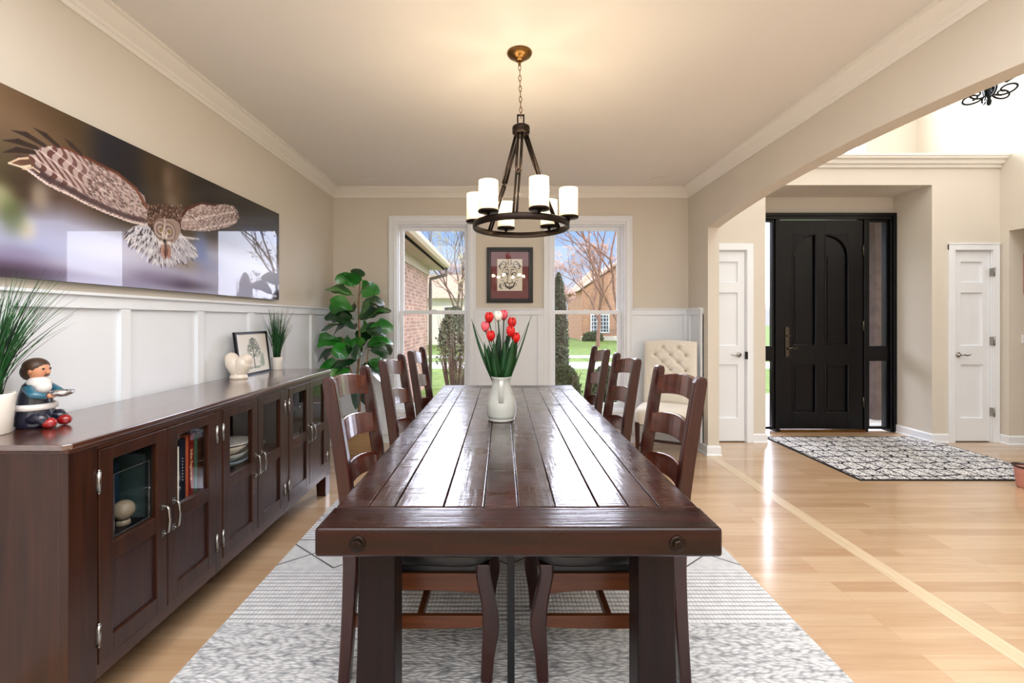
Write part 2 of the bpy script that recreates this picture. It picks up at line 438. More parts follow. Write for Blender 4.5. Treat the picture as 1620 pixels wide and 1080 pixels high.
m_brick = brick_mat('wing_brick', (196, 156, 138), (150, 114, 102), (198, 186, 174))
m_brickf = brick_mat('far_brick', (206, 156, 126), (186, 134, 108), (206, 184, 166))

def rug_mat():
    """woven pale rug: bands across the room of plaits, knotted rows and fine weave with dark diamond outlines"""
    M = NT('woven_rug'); setp(M.b, rough=.95, spec=.1, sheen=.2)
    t = M.n('TexCoord'); sp = M.n('SeparateXYZ'); M.l(t.outputs['Object'], sp.inputs[0])
    x, y = sp.outputs[0], sp.outputs[1]                      # object coords, metres, centre of rug
    def sinw(v, per, ph=0.0): return M.math('SINE', M.math('MULTIPLY_ADD', v, 2*PI/per, ph))
    # rows: fat rounded yarn rows with beads
    rows = M.math('ABSOLUTE', sinw(y, .060))
    ab = M.math('ABSOLUTE', sinw(x, .036))
    rowh = M.math('MULTIPLY', M.math('POWER', rows, .6), M.math('MULTIPLY_ADD', M.math('POWER', ab, .5), .5, .5))
    # plaits: herringbone — zigzag of slanting yarns
    tri = M.math('ABSOLUTE', M.math('SUBTRACT', M.math('FRACT', M.math('MULTIPLY', y, 1/.11)), .5))
    cbx = M.n('CombineXYZ'); M.l(M.math('MULTIPLY', M.math('ADD', x, M.math('MULTIPLY', tri, .12)), 34.0), cbx.inputs[0]); M.l(M.math('MULTIPLY', y, 85.0), cbx.inputs[1])
    vp = M.n('TexVoronoi'); vp.feature = 'SMOOTH_F1'; vp.inputs['Scale'].default_value = 1.0; vp.inputs['Randomness'].default_value = .75; vp.inputs['Smoothness'].default_value = .2; M.l(cbx.outputs[0], vp.inputs['Vector'])
    plh = M.math('SUBTRACT', 1.05, vp.outputs[0], 0); plh = M.math('POWER', M.math('MAXIMUM', plh, .02), 1.3)
    # fine weave with diamonds
    fine = M.math('MULTIPLY_ADD', M.math('ABSOLUTE', sinw(M.math('ADD', x, y), .022)), .4, .55)
    zz = M.math('ABSOLUTE', M.math('SUBTRACT', M.math('FRACT', M.math('MULTIPLY', x, 1/.62)), .5))      # 0..0.5
    per = 1.5
    yy = M.math('MULTIPLY', M.math('FRACT', M.math('MULTIPLY_ADD', y, 1/per, .03/per)), per)            # position inside the repeat
    def band(a, b):
        return M.math('MULTIPLY', M.math('GREATER_THAN', yy, a), M.math('LESS_THAN', yy, b))
    bRow = M.math('MAXIMUM', band(.0, .42), band(.74, 1.0)); bFine = band(.42, .74)
    d1 = M.math('ABSOLUTE', M.math('SUBTRACT', M.math('SUBTRACT', yy, .44), M.math('MULTIPLY', zz, .5)))
    d2 = M.math('ABSOLUTE', M.math('SUBTRACT', M.math('SUBTRACT', yy, .72), M.math('MULTIPLY', zz, -.5)))
    dl = M.math('LESS_THAN', M.math('MINIMUM', d1, d2), .006)
    dl = M.math('MULTIPLY', dl, bFine)
    h = M.n('Mix'); h.data_type = 'FLOAT'; M.l(bRow, h.inputs[0]); M.l(plh, h.inputs[2]); M.l(rowh, h.inputs[3])
    h2 = M.n('Mix'); h2.data_type = 'FLOAT'; M.l(bFine, h2.inputs[0]); M.l(h.outputs[0], h2.inputs[2]); M.l(fine, h2.inputs[3])
    H = h2.outputs[0]
    col = M.ramp(H, [(.0, srgb(104, 105, 108)), (.25, srgb(168, 169, 171)), (.55, srgb(212, 212, 212)), (1, srgb(232, 232, 232))])
    n2 = M.n('TexNoise'); n2.inputs['Scale'].default_value = 25; n2.inputs['Detail'].default_value = 4; M.l(t.outputs['Object'], n2.inputs['Vector'])
    col = M.mix(.3, col, M.ramp(n2.outputs[0], [(.35, (.55, .55, .57, 1)), (.6, (1, 1, 1, 1))]), 'MULTIPLY')
    edge = M.math('LESS_THAN', M.math('ABSOLUTE', M.math('SUBTRACT', yy, .745)), .004)
    col = M.mix(M.math('MAXIMUM', dl, edge), col, srgb(84, 82, 84))
    M.l(col, M.b.inputs['Base Color']); M.l(M.bump(H, .9, .008), M.b.inputs['Normal'])
    return M.m
m_rug = rug_mat()

def foyer_rug_mat():
    M = NT('foyer_rug_pattern'); setp(M.b, rough=.95, spec=.1)
    t = M.n('TexCoord'); mp = M.n('Mapping'); mp.inputs['Scale'].default_value = (7.5, 5.5, 1); M.l(t.outputs['Object'], mp.inputs[0])
    nz = M.n('TexNoise'); nz.inputs['Scale'].default_value = 2.0; M.l(mp.outputs[0], nz.inputs['Vector'])
    vor = M.n('TexVoronoi'); vor.feature = 'DISTANCE_TO_EDGE'; vor.inputs['Scale'].default_value = 1.0; vor.inputs['Randomness'].default_value = .35
    M.l(mp.outputs[0], vor.inputs['Vector'])
    v2 = M.n('TexVoronoi'); v2.feature = 'DISTANCE_TO_EDGE'; v2.inputs['Scale'].default_value = 5.0; M.l(mp.outputs[0], v2.inputs['Vector'])
    a = M.math('LESS_THAN', vor.outputs[0], .06); b = M.math('LESS_THAN', v2.outputs[0], .055)
    d = M.math('MAXIMUM', a, b)
    M.l(M.mix(d, srgb(226, 224, 222), srgb(46, 44, 54)), M.b.inputs['Base Color'])
    M.l(M.bump(v2.outputs[0], .3, .004), M.b.inputs['Normal'])
    return M.m
m_frug = foyer_rug_mat()
m_rugedge = plain('rug_edge_black', (22, 20, 22), .1, 9, rough=.9)
# ================================================================ the room
XL, XR, XR2, YB, YB2 = -1.83, 2.008, 2.118, 4.918, 5.07
FX = 5.375                       # right wall of the foyer
def struct(o, label=None, cat=None): o['kind'] = 'structure'; return o

m = MB(); m.box(-1.98, 7.2, -3.3, 5.42, -.12, 0.0); struct(m.build('floor', m_floor))
m = MB(); m.box(1.985, 2.075, -3.2, 4.45, 0.0, .0012); struct(m.build('trim_1', m_strip))
m = MB(); m.box(-1.98, XR, -3.3, YB2, 2.74, 2.86); struct(m.build('ceiling', m_ceil))
m = MB(); m.box(-1.98, XL, -3.3, YB2, 0, 2.74); struct(m.build('wall_left', m_wall))
m = MB(); m.box(-1.98, 7.2, -3.3, -3.2, 0, 5.4); struct(m.build('wall_rear', m_wall))

# back wall: cells between vertical lines, with the window and door holes left open
h1 = (-1.168, -.342); h2 = (.499, 1.342); HZ = (.335, 2.387)
c1 = (2.19, 2.636); c2 = (4.878, 5.29)
m = MB()
Y0, Y1, Y2 = YB, 4.99, YB2
def wcell(xa, xb, za, zb, ya=Y0, yb=Y2): m.box(xa, xb, ya, yb, za, zb)
wcell(-1.83, h1[0], 0, 2.74); wcell(h1[0], h1[1], 0, HZ[0]); wcell(h1[0], h1[1], HZ[1], 2.74)
wcell(h1[1], h2[0], 0, 2.74); wcell(h2[0], h2[1], 0, HZ[0]); wcell(h2[0], h2[1], HZ[1], 2.74)
wcell(h2[1], 2.118, 0, 2.74)
wcell(2.118, c1[0], 0, 3.0); wcell(c1[0], c1[1], 2.078, 3.0); wcell(c1[0], c1[1], 0, 2.078, Y1, Y2)
wcell(c1[1], 2.842, 0, 3.0); wcell(2.842, 4.64, 2.78, 3.0)
wcell(4.64, c2[0], 0, 3.0); wcell(c2[0], c2[1], 2.078, 3.0); wcell(c2[0], c2[1], 0, 2.078, Y1, Y2)
wcell(c2[1], 5.5, 0, 3.0)
# entry recess: side walls, head and the strip above the door frame
m.box(2.70, 2.842, YB2, 5.5, 0, 2.86); m.box(4.64, 4.78, YB2, 5.5, 0, 2.86)
m.box(2.842, 4.64, YB2, 5.5, 2.78, 2.86); m.box(2.842, 4.64, 5.406, 5.5, 2.583, 2.78)
struct(m.build('wall_back', m_wall))

# ledge over the entry, the upper front wall with its tall window, and the foyer ceiling
m = MB(); m.box(XR2, 5.5, YB, 6.0, 3.0, 3.085); struct(m.build('wall_ledge', m_wall))
m = MB()
m.box(XR2, 2.9, 5.9, 6.0, 3.085, 5.4); m.box(4.68, 7.2, 5.9, 6.0, 3.085, 5.4)
m.box(2.9, 4.68, 5.9, 6.0, 3.085, 3.3); m.box(2.9, 4.68, 5.9, 6.0, 4.95, 5.4)
m.box(2.008, XR2, YB2, 6.0, 2.86, 5.4); struct(m.build('wall_upper', m_wall))
m = MB(); m.box(2.008, 7.2, -3.3, 6.0, 5.4, 5.5); struct(m.build('ceiling_foyer', m_ceil))
# partition with the broad flat arch
m = MB()
m.box(XR, XR2, 4.45, YB, 0, 2.86); m.box(XR, XR2, -3.2, .95, 0, 2.86)
m.box(XR, XR2, -3.2, YB2, 2.86, 5.4)
N = 28
def az(y): t = (y-2.7)/1.75; return 2.225+.132*(1-t*t)
for i in range(N):
    a = .95+3.5*i/N; b = .95+3.5*(i+1)/N
    m.prism([(a, az(a)), (b, az(b)), (b, 2.86), (a, 2.86)], 'x', XR, XR2)
struct(m.build('wall_right', m_wall))
# foyer right wall with the opening to the hall
m = MB()
m.box(FX, 7.2, 4.83, 4.918, 0, 2.5); m.box(FX, 5.5, 4.83, 4.918, 2.5, 5.4); m.box(FX, 5.5, 4.918, 6.0, 3.0, 5.4)
m.box(FX, 5.5, 3.5, 4.83, 2.27, 5.4); m.box(FX, 5.5, -3.2, 3.5, 0, 5.4)
struct(m.build('wall_foyer', m_wall))
m = MB(); m.box(7.1, 7.2, -3.3, 4.918, 0, 5.4); m.box(5.5, 7.1, 3.4, 3.5, 0, 2.5); struct(m.build('wall_hall', m_wall))
m = MB(); m.box(5.5, 7.2, 3.4, 4.918, 2.5, 2.6); struct(m.build('ceiling_hall', m_ceil))

# crown moulding
cp = [(0, 0), (.012, 0), (.014, .022), (.022, .026), (.028, .04), (.05, .056), (.072, .074), (.080, .084), (.096, .087), (.096, .10), (0, .10)]
m = MB(); Z = 2.64
m.sweep(cp, (XL, -3.2), (XL, YB), (1, 0), -1, -1, Z)
m.sweep(cp, (XL, YB), (XR, YB), (0, -1), -1, -1, Z)
m.sweep(cp, (XR, YB), (XR, -3.2), (-1, 0), -1, -1, Z)
struct(m.build('trim_2', m_crown))
cq = [(0, 0), (.02, 0), (.022, .03), (.05, .036), (.06, .07), (.088, .08), (.092, .10), (.10, .102), (.10, .125), (0, .125)]
m = MB(); m.sweep(cq, (XR2, YB), (FX, YB), (0, -1), 0, 0, 2.965); struct(m.build('trim_3', m_crown))

# baseboards
bp = [(0, 0), (.022, 0), (.022, .006), (.014, .018), (.014, .082), (.008, .094), (0, .094)]
def base(name, runs):
    q = MB()
    for r in runs: q.sweep(bp, *r)
    struct(q.build(name, m_white))
base('baseboard_left', [((XL, -3.2), (XL, YB), (1, 0), 0, -1)])
base('baseboard_back', [((XL, YB), (XR, YB), (0, -1), -1, -1)])
base('baseboard_right', [((XR, YB), (XR, 4.45), (-1, 0), -1, 1), ((XR, 4.45), (XR2, 4.45), (0, -1), 1, 1), ((XR2, 4.45), (XR2, YB), (1, 0), 1, -1)])
base('baseboard_foyer', [((c1[1]+.07, YB), (2.842, YB), (0, -1), 0, 1), ((2.842, YB), (2.842, 5.406), (1, 0), 1, 0),
     ((4.64, 5.406), (4.64, YB), (-1, 0), 0, 1), ((4.64, YB), (c2[0]-.07, YB), (0, -1), 1, 0),
     ((FX, YB), (FX, 4.83), (-1, 0), -1, 1), ((FX, 4.83), (7.1, 4.83), (0, -1), 1, -1)])

# wainscot: flat white field, battens and a top rail with a cap
def wains(name, runs):
    """runs: (p0, p1, normal, [batten (start, end) distances along the run], m0, m1)"""
    q = MB()
    for p0, p1, n, bats, m0, m1 in runs:
        q.sweep([(0, .094), (.010, .094), (.010, 1.384), (0, 1.384)], p0, p1, n, m0, m1)
        q.sweep([(0, 1.378), (.030, 1.378), (.030, 1.430), (.046, 1.434), (.046, 1.446), (0, 1.446)], p0, p1, n, m0, m1)
        d = (Vector(p1)-Vector(p0)).normalized()
        for a, b in bats:
            A = Vector(p0)+d*a; B = Vector(p0)+d*b
            q.sweep([(0, .094), (.030, .094), (.030, 1.38), (0, 1.38)], tuple(A), tuple(B), n, 0, 0)
    struct(q.build(name, m_wains))
lb = [(y+3.2, y+3.2+.055) for y in (-2.15, -1.61, -1.07, -.53, .005, .54, 1.075, 1.615, 2.15, 2.69, 3.24, 3.775, 4.29, 4.84)]
wains('trim_4', [((XL, -3.2), (XL, YB), (1, 0), lb, 0, -1)])
wains('trim_5', [((XL, YB), (-1.223, YB), (0, -1), [(.03, .085), (.555, .607)], -1, 0),
                 ((-.287, YB), (.444, YB), (0, -1), [(0, .03), (.665, .731)], 0, 0),
                 ((1.397, YB), (XR, YB), (0, -1), [(0, .03), (.545, .60)], 0, -1)])
wains('trim_6', [((XR, YB), (XR, 4.546), (-1, 0), [(.03, .085), (.315, .372)], -1, 0)])

# ---------------------------------------------------------------- windows
def ring(q, xa, xb, za, zb, w, ya, yb, wb=None):
    wb = w if wb is None else wb
    q.box(xa, xa+w, ya, yb, za, zb); q.box(xb-w, xb, ya, yb, za, zb)
    q.box(xa+w, xb-w, ya, yb, zb-w, zb); q.box(xa+w, xb-w, ya, yb, za, za+wb)
def window(n, xa, xb, z0=.275, z1=2.442):
    r = struct(thing('window_%d' % n, ((xa+xb)/2, YB, z0)))
    q = MB(); ring(q, xa, xb, z0, z1, .064, YB-.020, YB); ring(q, xa, xb, z0, z1, .016, YB-.030, YB-.02); ring(q, xa+.05, xb-.05, z0+.05, z1-.05, .014, YB-.026, YB-.02)
    q.build('window_casing', m_white, r, bevel=.003)
    ia, ib, ja, jb = xa+.062, xb-.062, z0+.062, z1-.062
    q = MB(); ring(q, ia, ib, ja, jb, .022, YB-.004, YB2); ring(q, ia+.022, ib-.022, ja+.022, jb-.022, .012, YB+.03, YB2-.005)
    q.build('window_frame', m_white, r, bevel=.002)
    a, b, c, d = ia+.03, ib-.03, ja+.03, jb-.03
    q = MB(); ring(q, a, b, 1.388, d, .042, 5.035, 5.062, .03); u = q.build('upper_sash', m_white, r, bevel=.003)
    q = MB(); q.box(a+.03, b-.03, 5.046, 5.050, 1.40, d-.03); q.build('pane', m_glass, u)
    q = MB(); ring(q, a, b, c, 1.428, .042, 5.002, 5.030); q.box((a+b)/2-.03, (a+b)/2+.03, 4.995, 5.01, 1.428, 1.436)
    l = q.build('lower_sash', m_white, r, bevel=.003)
    q = MB(); q.box(a+.03, b-.03, 5.013, 5.017, c+.03, 1.40); q.build('pane', m_glass, l)
window(1, -1.223, -.287); window(2, .444, 1.397)
r = struct(thing('window_3', (3.79, 5.9, 3.3)))
q = MB(); ring(q, 2.88, 4.70, 3.28, 4.97, .06, 5.885, 5.95); q.box(3.76, 3.82, 5.9, 5.95, 3.34, 4.91)
q.build('window_frame', m_white, r, bevel=.003)
q = MB(); q.box(2.94, 4.64, 5.92, 5.924, 3.34, 4.91); q.build('pane', m_glass, r)

# ---------------------------------------------------------------- closet doors
def lever(q, x, y, z, s=1):
    q.lathe([(0.0, 0), (.026, 0), (.028, .006), (.02, .010), (.009, .012), (.009, .032)], (0, 0, 0), 16)
    base = len(q.v)-16*6
    for i in range(base, len(q.v)):
        a, b, c = q.v[i]; q.v[i] = (x+a, y-c, z+b)
    pts = [(x, y-.034, z), (x+s*.03, y-.040, z+.003), (x+s*.06, y-.041, z-.004), (x+s*.085, y-.040, z-.002), (x+s*.105, y-.038, z+.006)]
    q.tube(pts, [.009, .008, .007, .006, .004], 8)
def closet(n, xa, xb, handle_x, s, hinge_x, caps):
    r = struct(thing('door_%d' % n, ((xa+xb)/2, YB, 0)))
    zt = 2.078
    q = MB(); w = .068
    for (a, b) in ((xa-w, xa+.002), (xb-.002, xb+w)):
        q.box(a, b, YB-.018, YB, 0, zt+w); 
    q.box(xa-w, xb+w, YB-.0185, YB, zt-.002, zt+w)
    if caps: q.box(xa-w-.004, xb+w, YB-.024, YB, zt+w-.01, zt+w+.004)
    q.box(xa-.0005, xa+.008, YB, Y1, 0, zt); q.box(xb-.008, xb+.0005, YB, Y1, 0, zt); q.box(xa, xb, YB, Y1, zt-.008, zt+.0005)
    q.build('door_casing', m_white, r, bevel=.003)
    q = MB(); ya = YB+.014; yb = ya+.035; a = xa+.011; b = xb-.011; z0 = .012; z1 = zt-.011
    st = .075; cuts = [z0, .26, .84, 1.045, 1.62, 1.73, 1.955, z1]
    q.box(a, a+st, ya, yb, z0, z1); q.box(b-st, b, ya, yb, z0, z1)
    for i in (0, 2, 4, 6): q.box(a+st, b-st, ya, yb, cuts[i], cuts[i+1])
    for i in (1, 3, 5):
        za, zb = cuts[i], cuts[i+1]
        q.loft([[(a+st, ya+.001, za), (b-st, ya+.001, za), (b-st, ya+.001, zb), (a+st, ya+.001, zb)],
                [(a+st+.005, ya+.018, za+.005), (b-st-.005, ya+.018, za+.005), (b-st-.005, ya+.018, zb-.005), (a+st+.005, ya+.018, zb-.005)],
                [(a+st+.005, yb-.002, za+.005), (b-st-.005, yb-.002, za+.005), (b-st-.005, yb-.002, zb-.005), (a+st+.005, yb-.002, zb-.005)]], True, False, False); q.box(a+st-.002, b-st+.002, ya+.018, yb-.002, za-.002, zb+.002)
    d = q.build('door_leaf', m_white, r)
    q = MB(); lever(q, handle_x, ya, .945, s); tag(q.build('door_handle', m_nickel, d), 'brushed nickel lever handle')
    if hinge_x is not None:
        for z in (.33, 1.095, 1.84):
            q = MB(); q.box(hinge_x-.010, hinge_x+.012, YB-.026, YB+.014, z-.045, z+.045); q.tube([(hinge_x, YB-.026, z-.05), (hinge_x, YB-.026, z+.05)], .007, 8)
            h = q.build('hinge', m_nickel, d)
        q = MB(); q.tube([(hinge_x, YB-.03, 1.885), (hinge_x-.05, YB-.05, 1.885)], .005, 6); q.box(hinge_x-.06, hinge_x+.02, YB-.034, YB-.026, 1.877, 1.893); q.build('door_stop', m_white, d)
    else:
        q = MB(); q.box(xb-.012, xb+.006, YB-.0195, YB+.016, .90, .98); q.build('strike_plate', m_black, d)
closet(2, c1[0], c1[1], 2.56, -1, None, False)
closet(3, c2[0], c2[1], 4.935, 1, c2[1]-.004, True)

# ---------------------------------------------------------------- front door with side lights
YD = 5.385
D = struct(thing('door_1', (3.744, YD, 0)))
q = MB()
q.box(2.842, 2.905, YD-.02, 5.50, 0, 2.583); q.box(4.577, 4.64, YD-.02, 5.50, 0, 2.583)
q.box(2.905, 4.577, YD-.02, 5.50, 2.51, 2.583); q.box(2.842, 4.64, YD-.035, YD-.02, 2.545, 2.583)
q.box(4.60, 4.64, YD-.035, YD-.02, 0, 2.545); q.box(2.842, 2.88, YD-.035, YD-.02, 0, 2.545)
q.box(3.225, 3.275, YD-.01, 5.50, 0, 2.51); q.box(4.272, 4.322, YD-.01, 5.50, 0, 2.51)
q.build('door_frame', m_black, D, bevel=.004)
q = MB(); q.box(3.275, 4.272, YD-.03, 5.50, 0, .028); q.build('threshold', m_bronze, D, bevel=.004)
dx0, dx1, dz0, dz1 = 3.281, 4.266, .034, 2.500
px = lambda p: (p-795)*YD/720
pz = lambda p: EYE+(505-p)*YD/720
L0, L1, R0, R1 = px(1254.5), px(1290.5), px(1306), px(1342)
zs, zt, zb = pz(405), pz(371), pz(545.5)
qa, qb = pz(652), pz(576)
q = MB(); ya, yb = YD+.004, YD+.05; rec = ya+.022
q.box(dx0, L0, ya, yb, dz0, dz1); q.box(R1, dx1, ya, yb, dz0, dz1); q.box(L1, R0, ya, yb, dz0, dz1)
for a, b, s in ((L0, L1, 1), (R0, R1, -1)):
    q.box(a, b, ya, yb, zt, dz1); q.box(a, b, ya, yb, qb, zb); q.box(a, b, ya, yb, dz0, qa); q.box(a, b, rec, yb, qa, zt)
    arc = []
    for k in range(13):
        t = PI/2*k/12; xx = (b-(b-a)*math.cos(t)) if s > 0 else (a+(b-a)*math.cos(t)); arc.append((xx, zs+(zt-zs)*math.sin(t)))
    corner = (a, zt) if s > 0 else (b, zt)
    for k in range(12):
        q.prism([arc[k], arc[k+1], corner], 'y', ya, yb)
    e0 = (a if s > 0 else b); e1 = (b if s > 0 else a)
    out = [(e0, zb)]+arc+[(e1, zb)]
    pts = [(x, ya+.002, z) for x, z in out]; pts.append(pts[0]); q.tube(pts, .010, 8)
    q.tube([(a, ya+.002, qa), (a, ya+.002, qb), (b, ya+.002, qb), (b, ya+.002, qa), (a, ya+.002, qa)], .010, 8)
    # raised fields
    q.box(a+.035, b-.035, rec-.008, rec, qa+.035, qb-.035)
    q.box(a+.035, b-.035, rec-.008, rec, zb+.035, zs)
leaf = q.build('door_leaf', m_black, D, bevel=.002)
tag(leaf, 'glossy black door leaf with two arched upper panels')
q = MB(); hx = px(1245)
q.prism([(hx+.024*math.cos(t), pz(541)+(.155 if math.sin(t) > 0 else -.155)+.024*math.sin(t)) for t in [2*PI*k/24 for k in range(24)]], 'y', ya-.012, ya)
q.tube([(hx, ya-.01, pz(551)), (hx, ya-.05, pz(551)), (hx+.03, ya-.055, pz(550)), (hx+.06, ya-.055, pz(552)), (hx+.10, ya-.05, pz(549.5))], [.013, .012, .009, .008, .006], 8)
q.tube([(hx, ya-.01, pz(531)), (hx, ya-.03, pz(531))], .014, 12); q.box(hx-.004, hx+.03, ya-.04, ya-.03, pz(531)-.005, pz(531)+.005)
tag(q.build('door_handle', m_pewter, leaf, bevel=.002), 'aged pewter lever and deadbolt on a tall plate')
for z in (.35, 1.25, 2.15):
    q = MB(); q.tube([(dx1+.002, ya-.006, z-.06), (dx1+.002, ya-.006, z+.06)], .009, 8); q.build('hinge', m_pewter, leaf)
for a, b in ((2.905, 3.225), (4.322, 4.577)):
    q = MB(); ring(q, a, b, .03, 2.51, .028, YD+.01, YD+.05); q.box(a, b, YD+.006, YD+.05, pz(571), pz(547))
    s = q.build('side_light', m_black, D, bevel=.003)
    for za, zb2 in ((.055, pz(571)+.01), (pz(547)-.01, 2.49)):
        g = MB(); g.box(a+.02, b-.02, YD+.026, YD+.030, za, zb2); g.build('pane', m_glass, s)

# round ceiling speakers
for x in (-1.335, 1.585):
    q = MB(); q.lathe([(0, .004), (.083, .004), (.088, .008), (.088, .0)], (x, 4.60, 2.732), 32)
    q.lathe([(0.066, .0035), (.066, .001), (.072, .001), (.072, .0035)], (x, 4.60, 2.732), 32, caps=False)
    tag(q.build('ceiling_speaker', m_ceil), 'round flush ceiling speaker above the %s' % ('fiddle leaf fig in the left corner' if x < 0 else 'tufted chair in the right corner'), 'speaker', 'round ceiling speakers')
# ================================================================ rugs
q = MB(); q.box(-1.21, 1.277, .45, 3.55, .0012, .014)
o = q.build('woven_rug', m_rug, bevel=.004)
tag(o, 'large pale grey woven rug with knotted rows and dark diamond lines under the dining table', 'rug')
q = MB(); q.box(2.945, 4.69, 3.745, 5.13, .0, .009); fr = thing('entry_rug', (3.817, 4.437, 0), 'black and white lattice patterned rug in front of the black front door', 'rug')
q.build('rug_edge', m_rugedge, fr)
q = MB(); q.box(2.963, 4.672, 3.763, 5.112, .004, .011); q.build('rug_field', m_frug, fr)

# ================================================================ dining table
TX0, TX1, TY0, TY1, TZ = -.491, .575, 1.186, 3.773, .784
T = thing('dining_table', ((TX0+TX1)/2, (TY0+TY1)/2, .014), 'long dark reddish-brown plank dining table with a distressed glossy top', 'table')
seams = [TX0+.006, -.39, -.313, -.172, -.055, .046, .155, .279, .368, .455, TX1-.006]
q = MB()
for a, b in zip(seams[:-1], seams[1:]):
    q.box(a+.0012, b-.0012, TY0+.141, TY1-.141, TZ-.032-rnd.uniform(0, .0), TZ-rnd.uniform(0, .0012))
q.build('tabletop', m_table, T, bevel=.0028)
q = MB(); q.box(TX0+.02, TX1-.02, TY0+.13, TY1-.13, TZ-.040, TZ-.030); q.build('top_backing', m_gap, T)
for y0, y1 in ((TY0, TY0+.140), (TY1-.140, TY1)):
    q = MB(); q.box(TX0, TX1, y0, y1, TZ-.076, TZ); q.build('end_board', m_tablex, T, bevel=.009, seg=3)
for bx in (-.378, .456):
    q = MB(); yy = TY0-.001
    q.lathe([(.019, 0), (.0215, .002), (.0215, .004), (.016, .005)], (0, 0, 0), 24)
    hexp = ngon(0, 0, .0135, 6, .3); q.loft([[(x, y, .003) for x, y in hexp], [(x, y, .010) for x, y in hexp], [(x*.8, y*.8, .012) for x, y in hexp]], True, True, False)
    q.v = [(bx+a, yy-c+.002, TZ-.040+b) for a, b, c in q.v]
    tag(q.build('bolt', m_iron, T), 'dark iron bolt head')
q = MB()
q.box(TX0+.006, TX0+.05, TY0+.14, TY1-.14, TZ-.072, TZ-.033); q.box(TX1-.05, TX1-.006, TY0+.14, TY1-.14, TZ-.072, TZ-.033)
q.build('side_rail', m_tablez, T, bevel=.002)
def tleg(xo, s, ya, yb):
    """s=+1: outer face towards +x"""
    w = .114
    prof = [(0, .708), (0, .55), (.004, .30), (.012, .12), (.022, .014)]
    out = [(xo+s*dx, z) for dx, z in prof]; inn = [(xo-s*w, z) for z in (.014, .12, .30, .55, .708)]
    q = MB(); q.prism(out+inn, 'y', ya, yb); return q
for xo, s in ((-.445, -1), (.531, 1)):
    for ya, yb in ((1.40, 1.505), (3.650, 3.755)):
        tleg(xo, s, ya, yb).build('leg', m_tablez, T, bevel=.006)
for ya, yb in ((1.41, 1.495), (3.66, 3.745)):
    q = MB(); q.box(-.34, .43, ya+.012, yb-.01, .62, .708); q.build('cross_apron', m_gap, T, bevel=.003)
q = MB(); q.box(.016, .040, 1.50, 1.524, .014, .708); q.box(.004, .052, 1.49, 1.535, .700, .708)
tag(q.build('support_leg', m_black, T, bevel=.002), 'thin black metal centre support')

# ================================================================ ladder back chairs
def sidecurve(pts, n=14):
    """Catmull-Rom through (z, x) points, sampled"""
    out = []
    P = [pts[0]]+list(pts)+[pts[-1]]
    for i in range(1, len(P)-2):
        for k in range(n//(len(P)-3)+2):
            t = k/(n//(len(P)-3)+2)
            p0, p1, p2, p3 = P[i-1:i+3]
            f = lambda a: .5*((2*p1[a])+(-p0[a]+p2[a])*t+(2*p0[a]-5*p1[a]+4*p2[a]-p3[a])*t*t+(-p0[a]+3*p1[a]-3*p2[a]+p3[a])*t**3)
            out.append(tuple(f(a) for a in range(len(p1))))
    out.append(P[-2]); return out
def strip(q, curve, ya, yb):
    """curve: (z, x, width); a bent bar seen from the side"""
    l = [(x-w/2, z) for z, x, w in curve]; r = [(x+w/2, z) for z, x, w in curve]
    for i in range(len(curve)-1): pass
    ringz = []
    for (xa, z), (xb, z2) in zip(l, r): ringz.append([(xa, ya, z), (xb, ya, z), (xb, yb, z), (xa, yb, z)])
    q.loft(ringz, True, True, False)
def slat(q, z0, z1, xb, bow, rise, half=.2):
    n = 12; th = .017; rings = []
    for i in range(n+1):
        y = -half+2*half*i/n; t = 1-(y/half)**2
        x = xb-bow*t; a = z0+rise*.75*t; b = z1+rise*t
        lean = .012
        rings.append([(x-th/2, y, a), (x+th/2, y, a), (x+th/2-lean, y, b), (x-th/2-lean, y, b)])
    q.loft(rings, True, True, False)
